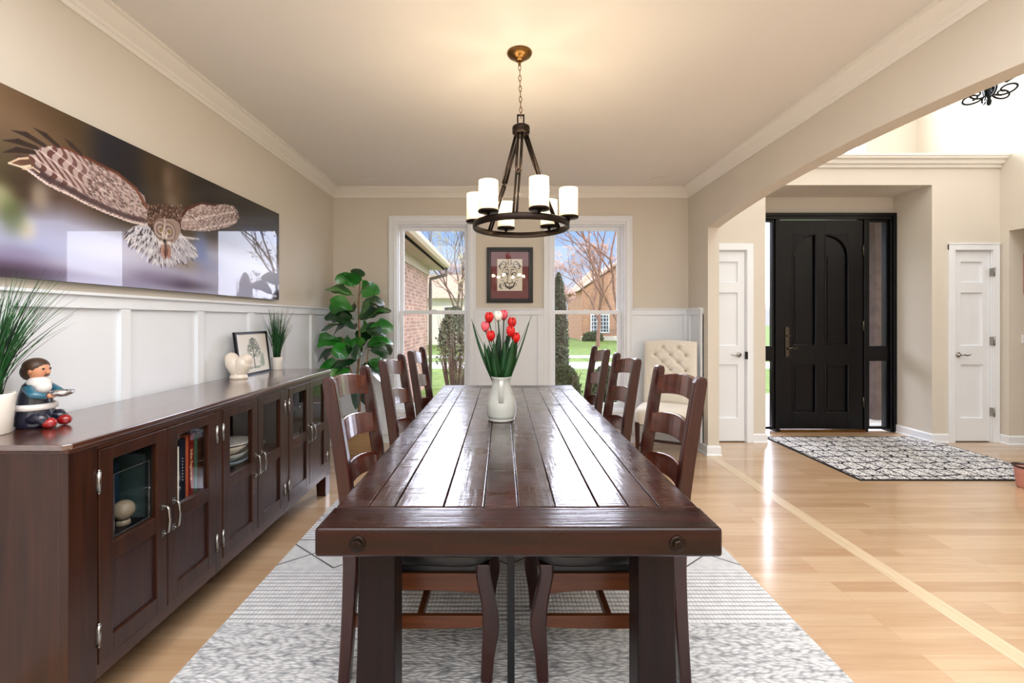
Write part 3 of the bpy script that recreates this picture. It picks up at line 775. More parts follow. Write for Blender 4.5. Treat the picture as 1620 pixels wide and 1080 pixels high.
def make_chair(label):
    C = thing('dining_chair', (0, 0, 0), label, 'chair', 'ladder back chairs around the dining table')
    back = sidecurve([(.0, -.263, .042), (.16, -.252, .046), (.33, -.243, .05), (.47, -.240, .054), (.68, -.256, .052), (.90, -.288, .05), (1.085, -.318, .046)])
    top = [(1.10, -.321, .034), (1.106, -.322, .018)]
    for s in (-1, 1):
        q = MB(); strip(q, back+top, s*.215-.018, s*.215+.018)
        q.build('back_post', m_chair, C, local=True, bevel=.006, seg=2)
    for z0, z1, x in ((.978, 1.060, -.306), (.806, .892, -.274), (.640, .716, -.252)):
        q = MB(); slat(q, z0, z1, x, .046, .028); q.build('back_slat', m_slat, C, local=True, bevel=.003)
    fc = sidecurve([(.0, .252, .042), (.10, .258, .048), (.20, .268, .060), (.29, .258, .052), (.38, .240, .050), (.43, .240, .050)])
    for s in (-1, 1):
        q = MB(); strip(q, fc, s*.205-.021, s*.205+.021); q.build('leg', m_chair, C, local=True, bevel=.006)
    # seat: saddle slab wider at the front
    out = []
    for k in range(40):
        t = 2*PI*k/40; c, s_ = math.cos(t), math.sin(t)
        x = .02+.27*math.copysign(abs(c)**.45, c); w = .235+.02*(x/.27)
        out.append((x, w*math.copysign(abs(s_)**.45, s_)))
    cx, cy = .02, 0
    rings = [[(cx+(x-cx)*k, y*k, z) for x, y in out] for k, z in ((.97, .428), (1.0, .438), (1.0, .462), (.97, .473), (.8, .470), (.45, .462), (.05, .460))]
    q = MB(); q.loft(rings, True, True, True); q.build('seat', m_seat, C, local=True)
    q = MB(); q.box(-.215, .235, -.205, .205, .392, .430); q.build('seat_frame', m_seat, C, local=True)
    def arched(x0, x1, y0, y1, z0, z1, rise, axis):
        n = 10; rings = []
        for i in range(n+1):
            u = i/n; zz = z0+rise*(1-(2*u-1)**2)
            if axis == 'x': x = x0+(x1-x0)*u; rings.append([(x, y0, zz), (x, y1, zz), (x, y1, z1), (x, y0, z1)])
            else: y = y0+(y1-y0)*u; rings.append([(x0, y, zz), (x1, y, zz), (x1, y, z1), (x0, y, z1)])
        q = MB(); q.loft(rings, True, True, False); return q
    for s in (-1, 1):
        arched(-.215, .228, s*.205-.011, s*.205+.011, .318, .393, .014, 'x').build('seat_rail', m_chairx, C, local=True, bevel=.002)
        arched(-.235, .252, s*.205-.010, s*.205+.010, .196, .238, -.006, 'x').build('stretcher', m_chairx, C, local=True, bevel=.003)
    arched(.232, .256, -.19, .19, .318, .393, .014, 'y').build('seat_rail', m_chairx, C, local=True, bevel=.002)
    arched(-.25, -.250, -.20, .20, .318, .393, .014, 'y').build('seat_rail', m_chairx, C, local=True, bevel=.002)
    arched(-.005, .018, -.197, .197, .200, .232, 0, 'y').build('stretcher', m_chairx, C, local=True, bevel=.003)
    return C
CL = [('ladder back chair on the left of the table, nearest the camera', -.310, 1.868), ('ladder back chair in the middle of the left side of the table', -.302, 2.575),
      ('ladder back chair left of the table, farthest back by the left window', -.296, 3.265)]
CR = [('ladder back chair on the right of the table, nearest the camera', .398, 1.868), ('ladder back chair in the middle of the right side of the table', .402, 2.655),
      ('ladder back chair right of the table, farthest back by the right window', .412, 3.40)]
c0 = make_chair('dark wood '+CL[0][0]); c0.location = (CL[0][1], CL[0][2], .014)
for i, (lb_, x, y) in enumerate(CL[1:]+CR):
    c = copy_tree(c0, None, (x, y, .014), 0 if i < 2 else PI); c['label'] = 'dark wood '+lb_

m_button = plain('taupe_button', (168, 152, 134), .1, 20, rough=.6)
# ================================================================ tufted parsons chair in the corner
A = thing('parsons_chair', (1.60, 4.42, 0), 'cream linen upholstered side chair with a tall button tufted back in the right corner', 'chair', rz=math.radians(-27))
def pillow(q, x0, x1, y0, y1, z0, z1, r=.02, fn=None, nu=24, nv=24):
    pass
btn = []
for row in range(5):
    z = 1.045-.075*row
    for k in (range(2) if row % 2 == 0 else range(3)):
        btn.append(((-.075+.15*k) if row % 2 == 0 else (-.15+.15*k), z))
def backpt(u, v):
    x = -.250+.500*u; z = .50+.615*v-.012*(2*u-1)**2
    d = 0
    e = min(u, 1-u, v, 1-v)
    puff = .018*(1-math.exp(-e*22))
    for bx, bz in btn:
        rr = math.hypot(x-bx, z-bz); d += .020*math.exp(-(rr/.022)**2)
    for i, (bx, bz) in enumerate(btn):
        for (cx_, cz_) in btn[i+1:]:
            L = math.hypot(cx_-bx, cz_-bz)
            if L < .12:
                t = ((x-bx)*(cx_-bx)+(z-bz)*(cz_-bz))/L/L
                if 0 < t < 1:
                    dd = abs((x-bx)*(cz_-bz)-(z-bz)*(cx_-bx))/L
                    d += .011*math.exp(-(dd/.010)**2)
    lean = .06*v
    return (x, .165-puff+d+lean, z)
q = MB(); q.grid(backpt, 60, 70)
n = len(q.v)
def backrear(u, v): return (-.250+.500*u, .245+.06*v, .50+.615*v-.012*(2*u-1)**2)
f = [backpt(i/30, 1) for i in range(31)]; g = [backrear(i/30, 1) for i in range(31)]
q.add(f+g, [(i, i+1, 32+i, 31+i) for i in range(30)])
for uu in (0, 1):
    f = [backpt(uu, i/30) for i in range(31)]; g = [backrear(uu, i/30) for i in range(31)]
    q.add(f+g, [(i, i+1, 32+i, 31+i) for i in range(30)])
q.grid(backrear, 4, 4)
q.add([(-.250, .17, .36), (.250, .17, .36), (.250, .245, .36), (-.250, .245, .36), (-.250, .17, .50), (.250, .17, .50), (.250, .245, .50), (-.250, .245, .50)],
      [(0, 1, 2, 3), (0, 1, 5, 4), (1, 2, 6, 5), (2, 3, 7, 6), (3, 0, 4, 7)])
q.build('backrest', m_linen, A, local=True)
for bx, bz in btn:
    if bz < .72: continue
    u = (bx+.25)/.5; v = (bz-.5)/.615; p = backpt(u, v)
    q = MB(); q.ball((p[0], p[1]-.004, p[2]), .0125, 10, 6, (1, .5, 1)); q.build('button', m_button, A, local=True)
out = [(.27*math.copysign(abs(math.cos(t))**.35, math.cos(t)), -.04+.25*math.copysign(abs(math.sin(t))**.35, math.sin(t))) for t in [2*PI*k/48 for k in range(48)]]
rings = [[(x*k, -.04+(y+.04)*k, z) for x, y in out] for k, z in ((.985, .345), (1, .36), (1, .44), (.985, .465), (.93, .483), (.7, .495), (.35, .503), (.03, .505))]
q = MB(); q.loft(rings, True, True, True); q.build('seat', m_linen, A, local=True)
for lx, ly, spl in ((-.235, -.255, -.0), (.235, -.255, 0), (-.205, .205, .03), (.205, .205, .03)):
    q = MB(); q.loft([[(lx-w, ly-w+s2, z), (lx+w, ly-w+s2, z), (lx+w, ly+w+s2, z), (lx-w, ly+w+s2, z)] for z, w, s2 in ((0, .014, spl), (.36, .021, 0))], True, True, False)
    q.build('leg', m_chair, A, local=True, bevel=.002)
q = MB(); q.box(-.235, .235, -.262, -.246, .335, .35); q.box(-.225, -.205, -.25, .21, .13, .155); q.box(.205, .225, -.25, .21, .13, .155); q.box(-.21, .21, -.03, -.01, .13, .155)
q.build('stretcher', m_chair, A, local=True, bevel=.002)

# ================================================================ sideboard
SB = thing('sideboard', (-1.56, 2.45, 0), 'long dark brown wooden sideboard with six glass and panel doors along the left wall', 'sideboard')
SX0, SX1, SY0, SY1 = -1.79, -1.325, 1.395, 3.500
q = MB()
pl = [(-1.795, 1.378), (-1.335, 1.378), (-1.318, 1.396), (-1.318, 3.50), (-1.335, 3.517), (-1.795, 3.517)]
q.prism(pl, 'z', .930, .948); q.build('top', m_sidetop, SB, bevel=.003)
q = MB(); q.box(SX0+.01, SX1+.004, SY0-.010, SY1+.010, .918, .931); q.build('top_moulding', m_sidey, SB, bevel=.003)
FT = .022
q = MB()
q.box(SX0, SX1-.024, SY0, SY0+.02, .152, .918); q.box(SX0, SX1-.024, SY1-.02, SY1, .152, .918)     # ends
q.box(SX0, SX0+.012, SY0+.02, SY1-.02, .152, .918); q.box(SX0+.012, SX1-.03, SY0+.02, SY1-.02, .18, .20)
q.box(SX0+.012, SX1-.03, SY0+.02, SY1-.02, .906, .918)
for y in (2.128, 2.79): q.box(SX0+.012, SX1-.03, y-.01, y+.01, .20, .906)
q.box(SX0+.012, SX1-.035, SY0+.02, SY1-.02, .535, .550)
q.build('carcass', m_cabin, SB)
for a, b in ((SY0-.006, 1.490), (2.104, 2.153), (2.762, 2.818), (3.424, SY1)):
    q = MB(); q.box(SX1-(.032 if a < SY0 else FT), SX1, a, b, .152, .918); q.build('frame_stile', m_side, SB, bevel=.002)
for a, b in ((.902, .918), (.152, .198)):
    q = MB(); q.box(SX1-FT, SX1-.001, SY0+.02, SY1-.02, a, b); q.build('frame_rail', m_sidey, SB, bevel=.0015)
for y, yb in ((SY0, SY0+.09), (SY1-.09, SY1)):
    for xa, xb in ((SX0, SX0+.07), (SX1-.075, SX1)):
        q = MB(); q.loft([[(xa+.006, y+.006, 0), (xb-.004, y+.006, 0), (xb-.004, yb-.006, 0), (xa+.006, yb-.006, 0)], [(xa, y, .152), (xb, y, .152), (xb, yb, .152), (xa, yb, .152)]], True, True, False)
        q.build('leg', m_side, SB, bevel=.003)
# plain end panel facing the camera
q = MB(); q.box(SX0, SX1-.03, SY0-.004, SY0, .152, .918); q.build('end_panel', m_side, SB)
doors = [(1.493, 1.795, 1), (1.799, 2.101, 0), (2.156, 2.458, 1), (2.463, 2.760, 0), (2.821, 3.120, 1), (3.124, 3.421, 0)]
for ya, yb, hr in doors:
    xa, xb = SX1-.020, SX1+.003; st = .053
    q = MB()
    q.box(xa, xb, ya, ya+st, .200, .900); q.box(xa, xb, yb-st, yb, .200, .900)
    q.box(xa, xb-.0004, ya+st, yb-st, .857, .900); q.box(xa, xb-.0004, ya+st, yb-st, .512, .572); q.box(xa, xb-.0004, ya+st, yb-st, .200, .262)
    d = q.build('door', m_side, SB, bevel=.0018)
    q = MB(); q.box(xa+.002, xb-.011, ya+st, yb-st, .262, .512); q.build('lower_panel', m_panel, d)
    q = MB(); q.box(xa+.008, xa+.011, ya+st, yb-st, .572, .857); q.build('pane', m_cabglass, d)
    hy = (yb-.026) if hr else (ya+.026)
    q = MB()
    for z in (.603, .497): q.box(xb, xb+.004, hy-.008, hy+.008, z-.013, z+.013); q.tube([(xb, hy, z), (xb+.018, hy, z)], .004, 8)
    q.tube([(xb+.014, hy, .606), (xb+.025, hy, .592), (xb+.030, hy, .55), (xb+.025, hy, .508), (xb+.014, hy, .494)], [.004, .005, .0055, .005, .004], 8)
    q.build('handle', m_nickel, d)
    gy = (ya-.004) if hr else (yb+.004)
    for z in (.797, .295):
        q = MB(); q.tube([(xb+.002, gy, z-.034), (xb+.002, gy, z+.034)], .0058, 8); q.box(xb-.003, xb+.0012, gy-.007, gy+.007, z-.028, z+.028)
        q.ball((xb+.002, gy, z+.036), .005, 8, 5); q.ball((xb+.002, gy, z-.036), .005, 8, 5); q.build('hinge', m_nickel, d)
# ================================================================ dining chandelier
CX, CY = .098, 2.41
CH = thing('chandelier', (CX, CY, 2.70), 'oil rubbed bronze ring chandelier with six lit cylinder shades over the dining table', 'chandelier')
q = MB(); q.lathe([(0, 0), (.020, .0), (.024, .008), (.030, .012), (.045, .018), (.062, .030), (.067, .040), (.066, .044)], (CX-.008, CY, 2.696), 32); q.build('canopy', m_bronze, CH)
q = MB(); q.tube([(CX-.008, CY, 2.70), (CX-.008, CY, 2.672)], .007, 8)
q.build('canopy_loop', m_bronze, CH)
q = MB(); z = 2.675; k = 0
while z > 2.405:
    c = Vector((CX-.008*(z-2.40)/.3, CY, z-.014)); ax = Vector((1, 0, 0)) if k % 2 == 0 else Vector((0, 1, 0))
    pts = [c+ax*.0065*math.cos(2*PI*i/12)+Vector((0, 0, .017*math.sin(2*PI*i/12))) for i in range(13)]
    q.tube(pts, .0020, 6, caps=False); z -= .028; k += 1
tag(q.build('chain', m_bronze, CH), 'brass link chain')
q = MB()
q.box(CX-.022, CX-.014, CY-.005, CY+.005, 2.355, 2.413); q.box(CX+.010, CX+.018, CY-.005, CY+.005, 2.355, 2.413); q.box(CX-.022, CX+.018, CY-.005, CY+.005, 2.405, 2.413)
q.build('top_loop', m_iron, CH, bevel=.001)
q = MB(); q.lathe([(0, 0), (.030, 0), (.034, .004), (.034, .012), (.045, .016), (.047, .026), (.044, .031), (.044, .034), (.047, .038), (.045, .052), (.036, .058), (.018, .062), (0, .063)], (CX, CY, 2.296), 32); q.build('hub', m_iron, CH)
ringr = .252
q = MB(); n = 64
q.loft([[(CX+r*math.cos(2*PI*k/n), CY+r*math.sin(2*PI*k/n), z) for k in range(n)] for r, z in ((ringr-.010, 1.806), (ringr+.0, 1.804), (ringr+.003, 1.808), (ringr+.003, 1.834), (ringr, 1.838), (ringr-.010, 1.836), (ringr-.010, 1.806))], True, False, True)
q.build('ring', m_iron, CH)
for a in (-99, 133, 30):
    t = math.radians(a); d = Vector((math.cos(t), math.sin(t), 0)); s = Vector((-math.sin(t), math.cos(t), 0)); C0 = Vector((CX, CY, 0))
    def P(r, z, o): return C0+d*r+s*o+Vector((0, 0, z))
    q = MB()
    for o_ in (-.011, .011):
        q.tube([P(.032, 2.305, o_), P(.128, 2.075, o_)], .0075, 6)
        q.tube([P(.128, 2.065, o_*.8), P(ringr-.004, 1.836, o_*.8)], .0062, 6)
    q.tube([P(.030, 2.305, -.012), P(.030, 2.305, .012)], .006, 6); q.tube([P(.128, 2.075, -.012), P(.128, 2.075, .012)], .006, 6)
    q.tube([P(.127, 2.085, 0), P(.131, 2.055, 0)], .006, 8); q.tube([P(ringr-.004, 1.836, -.01), P(ringr-.004, 1.836, .01)], .006, 6)
    q.build('arm', m_iron, CH)
def shade_mat():
    M = NT('lit_frosted_glass'); setp(M.b, rough=.4)
    M.b.inputs['Base Color'].default_value = srgb(250, 236, 208)
    t = M.n('TexCoord'); sp = M.n('SeparateXYZ'); M.l(t.outputs['Object'], sp.inputs[0])
    e = M.ramp(M.math('MULTIPLY', sp.outputs[2], 1/.15), [(0, (1.0, .70, .38, 1)), (.3, (1, .80, .50, 1)), (.55, (1, .93, .74, 1)), (1, (1, .88, .62, 1))])
    M.l(e, M.b.inputs['Emission Color']); M.b.inputs['Emission Strength'].default_value = .62
    return M.m
m_shade = shade_mat(); m_bulb = emit('bulb_glow', (1, .9, .7, 1), 6)
for k in range(6):
    a = math.radians(-12+60*k); x = CX+.245*math.cos(a)*1.02; y = CY+.245*math.sin(a)
    q = MB(); q.lathe([(.008, 1.838), (.008, 1.848), (.03, 1.849), (.050, 1.852), (.052, 1.858), (.050, 1.863), (0, 1.863)], (x, y, 0), 24); hp = q.build('cup', m_iron, CH)
    q = MB(); q.lathe([(.0455, 1.864), (.048, 1.868), (.048, 2.006), (.0455, 2.006), (.0455, 1.870)], (x, y, 0), 32, caps=False)
    b = q.v; me = q.build('shade', m_shade, CH)
    # object origin at the shade's own foot so that the glass glows the same on each
    off = Vector((x, y, 1.862))-wloc(me); me.location += off
    for v in me.data.vertices: v.co -= off
    q = MB(); q.ball((x, y, 1.93), .016, 12, 8, (1, 1, 1.6)); q.build('bulb', m_bulb, me)
    l = bpy.data.lights.new('bulb_light', 'POINT'); l.energy = 3.2; l.shadow_soft_size = .03; l.color = (1, .82, .58)
    o = bpy.data.objects.new('bulb_light', l); COL.objects.link(o); o.parent = CH; o.location = (x-CX, y-CY, 2.03-2.70)

# ================================================================ owl photograph on the left wall
PX = -1.79; PY0, PY1, PZ0, PZ1 = 1.30, 3.646, 1.484, 2.173
OP = thing('owl_picture', (-1.81, (PY0+PY1)/2, PZ0), 'wide glossy frameless photograph of a great grey owl gliding over snow on the left wall', 'picture')
q = MB(); q.box(-1.829, PX-.0012, PY0, PY1, PZ0, PZ1); q.build('backing_panel', m_black, OP)
cv = Canvas(PY1-PY0, PZ1-PZ0, 1050, 310, (92, 76, 58))
def U(x, y):
    D = 1.79*720/(795-x); return (D-PY0, EYE+(505-y)*D/720-PZ0)
def UU(l): return [U(*p) for p in l]
r2 = random.Random(3)
# snow bank, then soft out of focus woodland
thr = .13+.15*np.clip(cv.X/.55, 0, 1)+.02*np.sin(cv.X*5)
s = np.clip((thr-cv.Y)/.10+.5, 0, 1)
# soft background
for (x, y, rx, ry, c, a) in [(-40, 120, .35, .5, (150, 128, 106), .9), (30, 190, .22, .16, (160, 136, 112), .8), (90, 170, .3, .12, (112, 88, 62), .8), (10, 260, .2, .2, (120, 100, 84), .7),
    (0, 320, .10, .18, (96, 104, 66), .7), (0, 315, .05, .05, (190, 190, 160), .8), (60, 300, .14, .12, (78, 62, 52), .8), (70, 330, .10, .10, (90, 72, 60), .7), (42, 362, .04, .04, (222, 216, 205), .9),
    (68, 310, .045, .06, (160, 148, 136), .8), (120, 320, .12, .1, (126, 104, 100), .6), (150, 210, .2, .14, (96, 78, 52), .8), (175, 240, .10, .2, (36, 40, 60), .95), (205, 260, .12, .2, (24, 28, 50), .95),
    (190, 300, .1, .1, (50, 44, 40), .8), (245, 270, .12, .1, (84, 66, 40), .9), (268, 285, .05, .08, (150, 132, 120), .8), (285, 300, .08, .12, (112, 92, 66), .8), (272, 320, .05, .05, (150, 136, 124), .7), (300, 300, .06, .2, (88, 72, 44), .8),
    (330, 310, .16, .2, (24, 17, 14), .98), (380, 320, .35, .16, (22, 14, 12), .98), (430, 345, .4, .12, (20, 14, 13), .98), (425, 375, .4, .04, (72, 96, 160), .8)]:
    u, v = U(x, y); cv.blob(u, v, rx, ry, c, a, 1.2)
cv.lay(s*.9, (196, 200, 226))
for (x, y, rx, ry, c, a) in [(120, 395, .3, .07, (190, 198, 235), .8), (30, 405, .14, .04, (150, 140, 176), .6), (42, 362, .035, .04, (222, 216, 205), .9), (0, 312, .05, .05, (190, 190, 160), .8), (20, 340, .05, .07, (96, 110, 60), .6), (62, 312, .03, .05, (176, 164, 150), .7), (40, 425, .4, .035, (112, 92, 120), .75), (190, 400, .3, .08, (226, 226, 244), .8), (160, 425, .25, .04, (206, 204, 226), .8),
    (290, 448, .22, .035, (84, 66, 84), .8), (250, 440, .2, .04, (150, 140, 170), .7), (318, 400, .07, .14, (120, 140, 196), .8), (300, 420, .16, .04, (168, 150, 120), .7), (340, 440, .5, .05, (190, 186, 210), .7), (400, 420, .5, .12, (205, 208, 222), .8),
    (330, 420, .12, .05, (170, 176, 214), .6), (150, 445, .5, .02, (170, 164, 196), .6), (0, 432, .2, .03, (60, 44, 60), .7), (438, 468, .07, .05, (60, 56, 70), .9)]:
    u, v = U(x, y); cv.blob(u, v, rx, ry, c, a, 1.3)
# tail
tail = UU([(233, 352), (212, 358), (198, 368), (196, 378), (212, 391), (222, 397), (232, 404), (240, 416), (255, 420), (272, 422), (284, 415), (294, 418), (300, 410), (314, 406), (310, 392), (296, 380), (286, 368), (270, 350)])
cv.poly(tail, (206, 204, 214))
for i in range(260):
    x = r2.uniform(198, 312); y = r2.uniform(360, 420); u, v = U(x, y)
    if not cv.inside(tail)[min(309, max(0, int(v/cv.h*310))), min(1049, max(0, int(u/cv.w*1050)))]: continue
    x2 = x+(x-256)*.07; y2 = y+5
    cv.line([U(x, y), U(x2, y2)], .004, .002, r2.choice([(96, 88, 96), (240, 240, 246), (150, 140, 148), (70, 62, 70), (250, 250, 252)]), .8)
for t in np.linspace(0, 1, 15):
    ex = 200+114*t; ey = 378+42*math.sin(PI*min(1, t*1.15))*.98
    cv.line([U(256+(ex-256)*.35, 372), U(ex, min(ey, 420))], .003, .006, (244, 242, 246), .55)
# wings
lw = UU([(234, 333), (228, 310), (215, 298), (200, 287), (186, 274), (165, 266), (140, 252), (127, 244), (106, 235), (84, 230), (70, 233), (60, 233), (50, 238), (44, 250), (48, 262), (38, 268), (56, 278), (62, 286), (78, 294), (95, 304), (112, 310), (125, 316), (138, 324), (154, 332), (172, 339), (190, 346), (206, 352), (218, 353), (230, 357)])
rw = UU([(284, 340), (290, 332), (304, 324), (318, 320), (340, 324), (356, 323), (370, 326), (376, 334), (378, 344), (372, 354), (356, 360), (340, 364), (320, 366), (300, 364), (286, 362)])
for wing, root, side in ((lw, U(232, 335), 0), (rw, U(284, 350), 1)):
    m = cv.inside(wing); cv.lay(m*1.0, (200, 182, 178))
    du = abs(cv.X-root[0]); tipf = np.clip(du/(.7 if side == 0 else .55), 0, 1)
    if side == 0:
        # bars following the feather rows
        ph = (cv.X*165+3.0*np.sin(cv.Y*60+cv.X*20)+cv.Y*60)
        ph2 = (cv.X*60+cv.Y*150)
        bar = (np.sin(ph) > .1)
        cv.lay(m*bar*np.clip(tipf*1.8-.2, 0, 1)*.85, (112, 72, 70))
        cv.lay(m*(np.sin(ph2) > .88)*np.clip(tipf*1.5, 0, 1)*.7, (244, 232, 228))
    else:
        ph = cv.X*150+cv.Y*60+2.5*np.sin(cv.Y*110); cv.lay(m*(np.sin(ph) > .35)*np.clip(tipf*1.6, .15, 1)*.7, (116, 92, 92))
        cv.lay(m*(np.sin(cv.X*30-cv.Y*90) > .8)*.6, (240, 232, 228))
def in_px(mask, u, v):
    i = int(u/cv.w*cv.nx); j = int(v/cv.h*cv.ny)
    return 0 <= i < cv.nx and 0 <= j < cv.ny and mask[j, i]
ml = cv.inside(lw); mr = cv.inside(rw)
for i in range(900):                                   # small mottling near the shoulder
    x = 232-r2.random()**1.1*95; y = r2.uniform(250, 356); u, v = U(x, y)
    if in_px(ml, u, v): cv.line([(u, v), (u+r2.uniform(.004, .014), v-r2.uniform(.002, .008))], .0022, .0012, r2.choice([(92, 76, 78), (238, 230, 230), (150, 124, 120), (64, 54, 58)]), .8)
for i in range(420):
    x = r2.uniform(285, 378); y = r2.uniform(320, 366); u, v = U(x, y)
    if in_px(mr, u, v): cv.line([(u, v), (u+r2.uniform(.006, .02), v-r2.uniform(-.004, .006))], .0028, .0012, r2.choice([(104, 84, 86), (240, 234, 232), (160, 130, 120)]), .8)
edge = UU([(30, 258), (56, 277), (78, 293), (112, 309), (138, 323), (172, 338), (206, 351), (230, 356)])
for (a, b), (c, d) in zip(edge[:-1], edge[1:]):
    for k in range(5):
        t = (k+.5)/5; u, v = a+(c-a)*t, b+(d-b)*t
        cv.blob(u, v+.022, .018, .014, (96, 76, 80), .8, 2); cv.line([(u-.018, v+.008), (u-.006, v-.002), (u+.008, v+.0), (u+.018, v+.008)], .0022, .0022, (242, 230, 226), .9)
cv.line(UU([(84, 230), (106, 235), (140, 251), (186, 274), (215, 298), (232, 328)]), .004, .010, (132, 84, 66), .85)
for l in ([(92, 231), (72, 214), (53, 202)], [(70, 230), (42, 213), (18, 206)], [(58, 234), (30, 224), (4, 222)], [(54, 241), (28, 237), (4, 241)], [(128, 243), (113, 229), (102, 219)]):
    (x0, y0), (x1, y1), (x2, y2) = UU(l)
    cv.line([(x0, y0), (x1, y1)], .008, .0105, (70, 55, 52), .92); cv.line([(x1, y1), (x2, y2)], .0105, .001, (70, 55, 52), .92)
cv.poly(UU([(14, 258), (30, 250), (46, 247), (58, 262), (36, 265)]), (128, 98, 84), .9)
cv.line(UU([(14, 258), (30, 251), (44, 250)]), .003, .004, (236, 214, 190), .9); cv.line(UU([(14, 258), (34, 264), (48, 262)]), .003, .004, (250, 236, 216), .9)
cv.line(UU([(36, 267), (52, 265), (62, 272)]), .003, .004, (236, 214, 190), .9)
cv.line(UU([(285, 344), (296, 330), (318, 321), (342, 325)]), .012, .005, (96, 46, 34), .95)
for k in range(8): cv.line([U(372+k*.6, 330+k*3.5), U(384+k, 334+k*3.6)], .004, .001, (70, 60, 60), .7)
# body, head and face
cv.poly(UU([(232, 324), (240, 322), (258, 325), (276, 328), (286, 333), (287, 348), (286, 362), (278, 372), (262, 376), (244, 368), (234, 356), (233, 340)]), (92, 62, 50))
hu, hv = U(261, 362)
for i in range(700):
    x = r2.uniform(233, 287); y = r2.uniform(323, 356); u, v = U(x, y)
    cv.line([(u, v), (u+r2.uniform(-.006, .006), v-r2.uniform(.004, .012))], .002, .001, r2.choice([(52, 36, 30), (170, 140, 126), (120, 78, 60), (212, 194, 184), (84, 50, 38)]), .85)
cv.poly(UU([(243, 352), (249, 346), (262, 345), (276, 347), (284, 354), (286, 366), (281, 378), (272, 386), (262, 390), (254, 384), (247, 374), (243, 362)]), (176, 156, 148))
for ex, ey, R in ((254, 363, 1), (267, 366, 1)):
    for k in range(4):
        rr = .014+.012*k; u, v = U(ex, ey)
        cv.line([(u+rr*1.0*math.cos(t), v+rr*math.sin(t)) for t in np.linspace(0, 2*PI, 24)], .0022, .0022, (110, 92, 90) if k % 2 else (212, 200, 194), .7)
cv.line(UU([(261, 348), (260, 362), (259, 378)]), .005, .007, (214, 200, 190), .95)
cv.line(UU([(256, 366), (259, 378)]), .004, .008, (236, 230, 226), .9); cv.line(UU([(265, 368), (262, 378)]), .004, .008, (236, 230, 226), .9)
for ex, ey in ((254.5, 363.5), (267.5, 366.5)):
    u, v = U(ex, ey); cv.blob(u, v, .010, .009, (50, 40, 36), 1, 3); cv.blob(u, v, .007, .0065, (226, 206, 90), 1, 3); cv.blob(u, v, .003, .003, (10, 10, 10), 1, 3)
u, v = U(260.5, 381); cv.blob(u, v, .012, .012, (40, 30, 28), 1, 2)
u, v = U(255, 384); cv.blob(u, v, .022, .012, (244, 240, 240), .9, 2); u, v = U(268, 385); cv.blob(u, v, .022, .012, (240, 236, 234), .9, 2)
u, v = U(262, 397); cv.blob(u, v, .040, .034, (150, 112, 100), 1, 2.5)
cv.line(UU([(258, 389), (256, 398), (259, 407)]), .008, .007, (214, 176, 160), .8); cv.line(UU([(267, 389), (268, 398), (267, 407)]), .008, .007, (200, 158, 142), .8)
cv.line(UU([(262, 386), (262, 408)]), .004, .004, (74, 48, 44), .9)
for i in range(120):
    x = r2.uniform(244, 284); y = r2.uniform(372, 400); u, v = U(x, y); cv.line([(u, v), (u, v-.010)], .0018, .001, r2.choice([(120, 104, 100), (230, 222, 218)]), .5)
# signature scribble
for k in range(5):
    cv.line(UU([(426+k*2.4, 470), (427+k*2.4, 466+(k % 2)), (428.5+k*2.4, 470)]), .0022, .0016, (230, 226, 220), .9)
cv.C = 255*(np.clip(cv.C, 0, 255)/255)**1.3      # a print with deep blacks
m_owl = attr_mat('owl_print', rough=.35, coat=.9, crough=.015, cior=1.5, spec=.1)
cv.build('print', lambda x, y: (np.full_like(x, PX), x+PY0, y+PZ0), m_owl, OP)

# ================================================================ framed tiger drawing between the windows
fx0, fx1, fz0, fz1 = -.171, .328, 1.507, 2.104; yf = YB-.001
TG = thing('tiger_picture', ((fx0+fx1)/2, yf, fz0), 'black framed ink drawing of a tiger face on a maroon mat between the two windows', 'picture')
q = MB(); ring(q, fx0, fx1, fz0, fz1, .046, yf-.026, yf); ring(q, fx0+.012, fx1-.012, fz0+.012, fz1-.012, .014, yf-.032, yf-.024); q.build('frame', m_black, TG, bevel=.003)
m_mat = plain('maroon_mat', (108, 36, 40), .05, 20, rough=.6, coat=.45, crough=.02)
q = MB(); q.box(fx0+.03, fx1-.03, yf-.012, yf-.004, fz0+.03, fz1-.03); q.build('mat_board', m_mat, TG)
tw, th = .270, .342; tv = Canvas(tw, th, 220, 280, (228, 222, 208)); K = (14, 12, 12)
def mir(l): return [(tw-x, y) for x, y in l]
fn = lambda l: [(a/100*tw, b/127*th) for a, b in l]
for l, w0, w1 in [([(6, 96), (12, 108), (24, 118), (34, 112), (36, 104)], .005, .003), ([(10, 98), (20, 108), (30, 104)], .006, .002), ([(14, 88), (8, 98)], .006, .002), ([(36, 106), (26, 90), (18, 74)], .004, .002), ([(44, 122), (46, 108)], .003, .002),
      ([(40, 112), (48, 102)], .003, .002), ([(30, 92), (38, 96), (46, 92)], .004, .002), ([(34, 84), (42, 86), (46, 80)], .005, .003), ([(24, 70), (32, 74), (42, 68)], .006, .002), ([(36, 72), (40, 66), (44, 70)], .006, .003),
      ([(42, 66), (42, 48), (40, 36)], .004, .003), ([(16, 66), (24, 58)], .004, .002), ([(14, 54), (24, 50)], .004, .002), ([(18, 40), (26, 42)], .003, .002), ([(38, 34), (44, 30), (50, 30)], .006, .004),
      ([(32, 30), (34, 20), (50, 9)], .006, .009), ([(28, 34), (32, 24)], .006, .005), ([(38, 66), (30, 60), (26, 66)], .004, .002), ([(22, 28), (28, 18)], .004, .002), ([(50, 30), (50, 20)], .003, .003), ([(44, 78), (48, 60)], .003, .002)]:
    tv.line(fn(l), w0, w1, K); tv.line(mir(fn(l)), w0, w1, K)
for l in ([(8, 18), (14, 10), (20, 8)], [(10, 24), (18, 14)], [(14, 28), (12, 14)]): tv.line(fn(l), .005, .003, K)
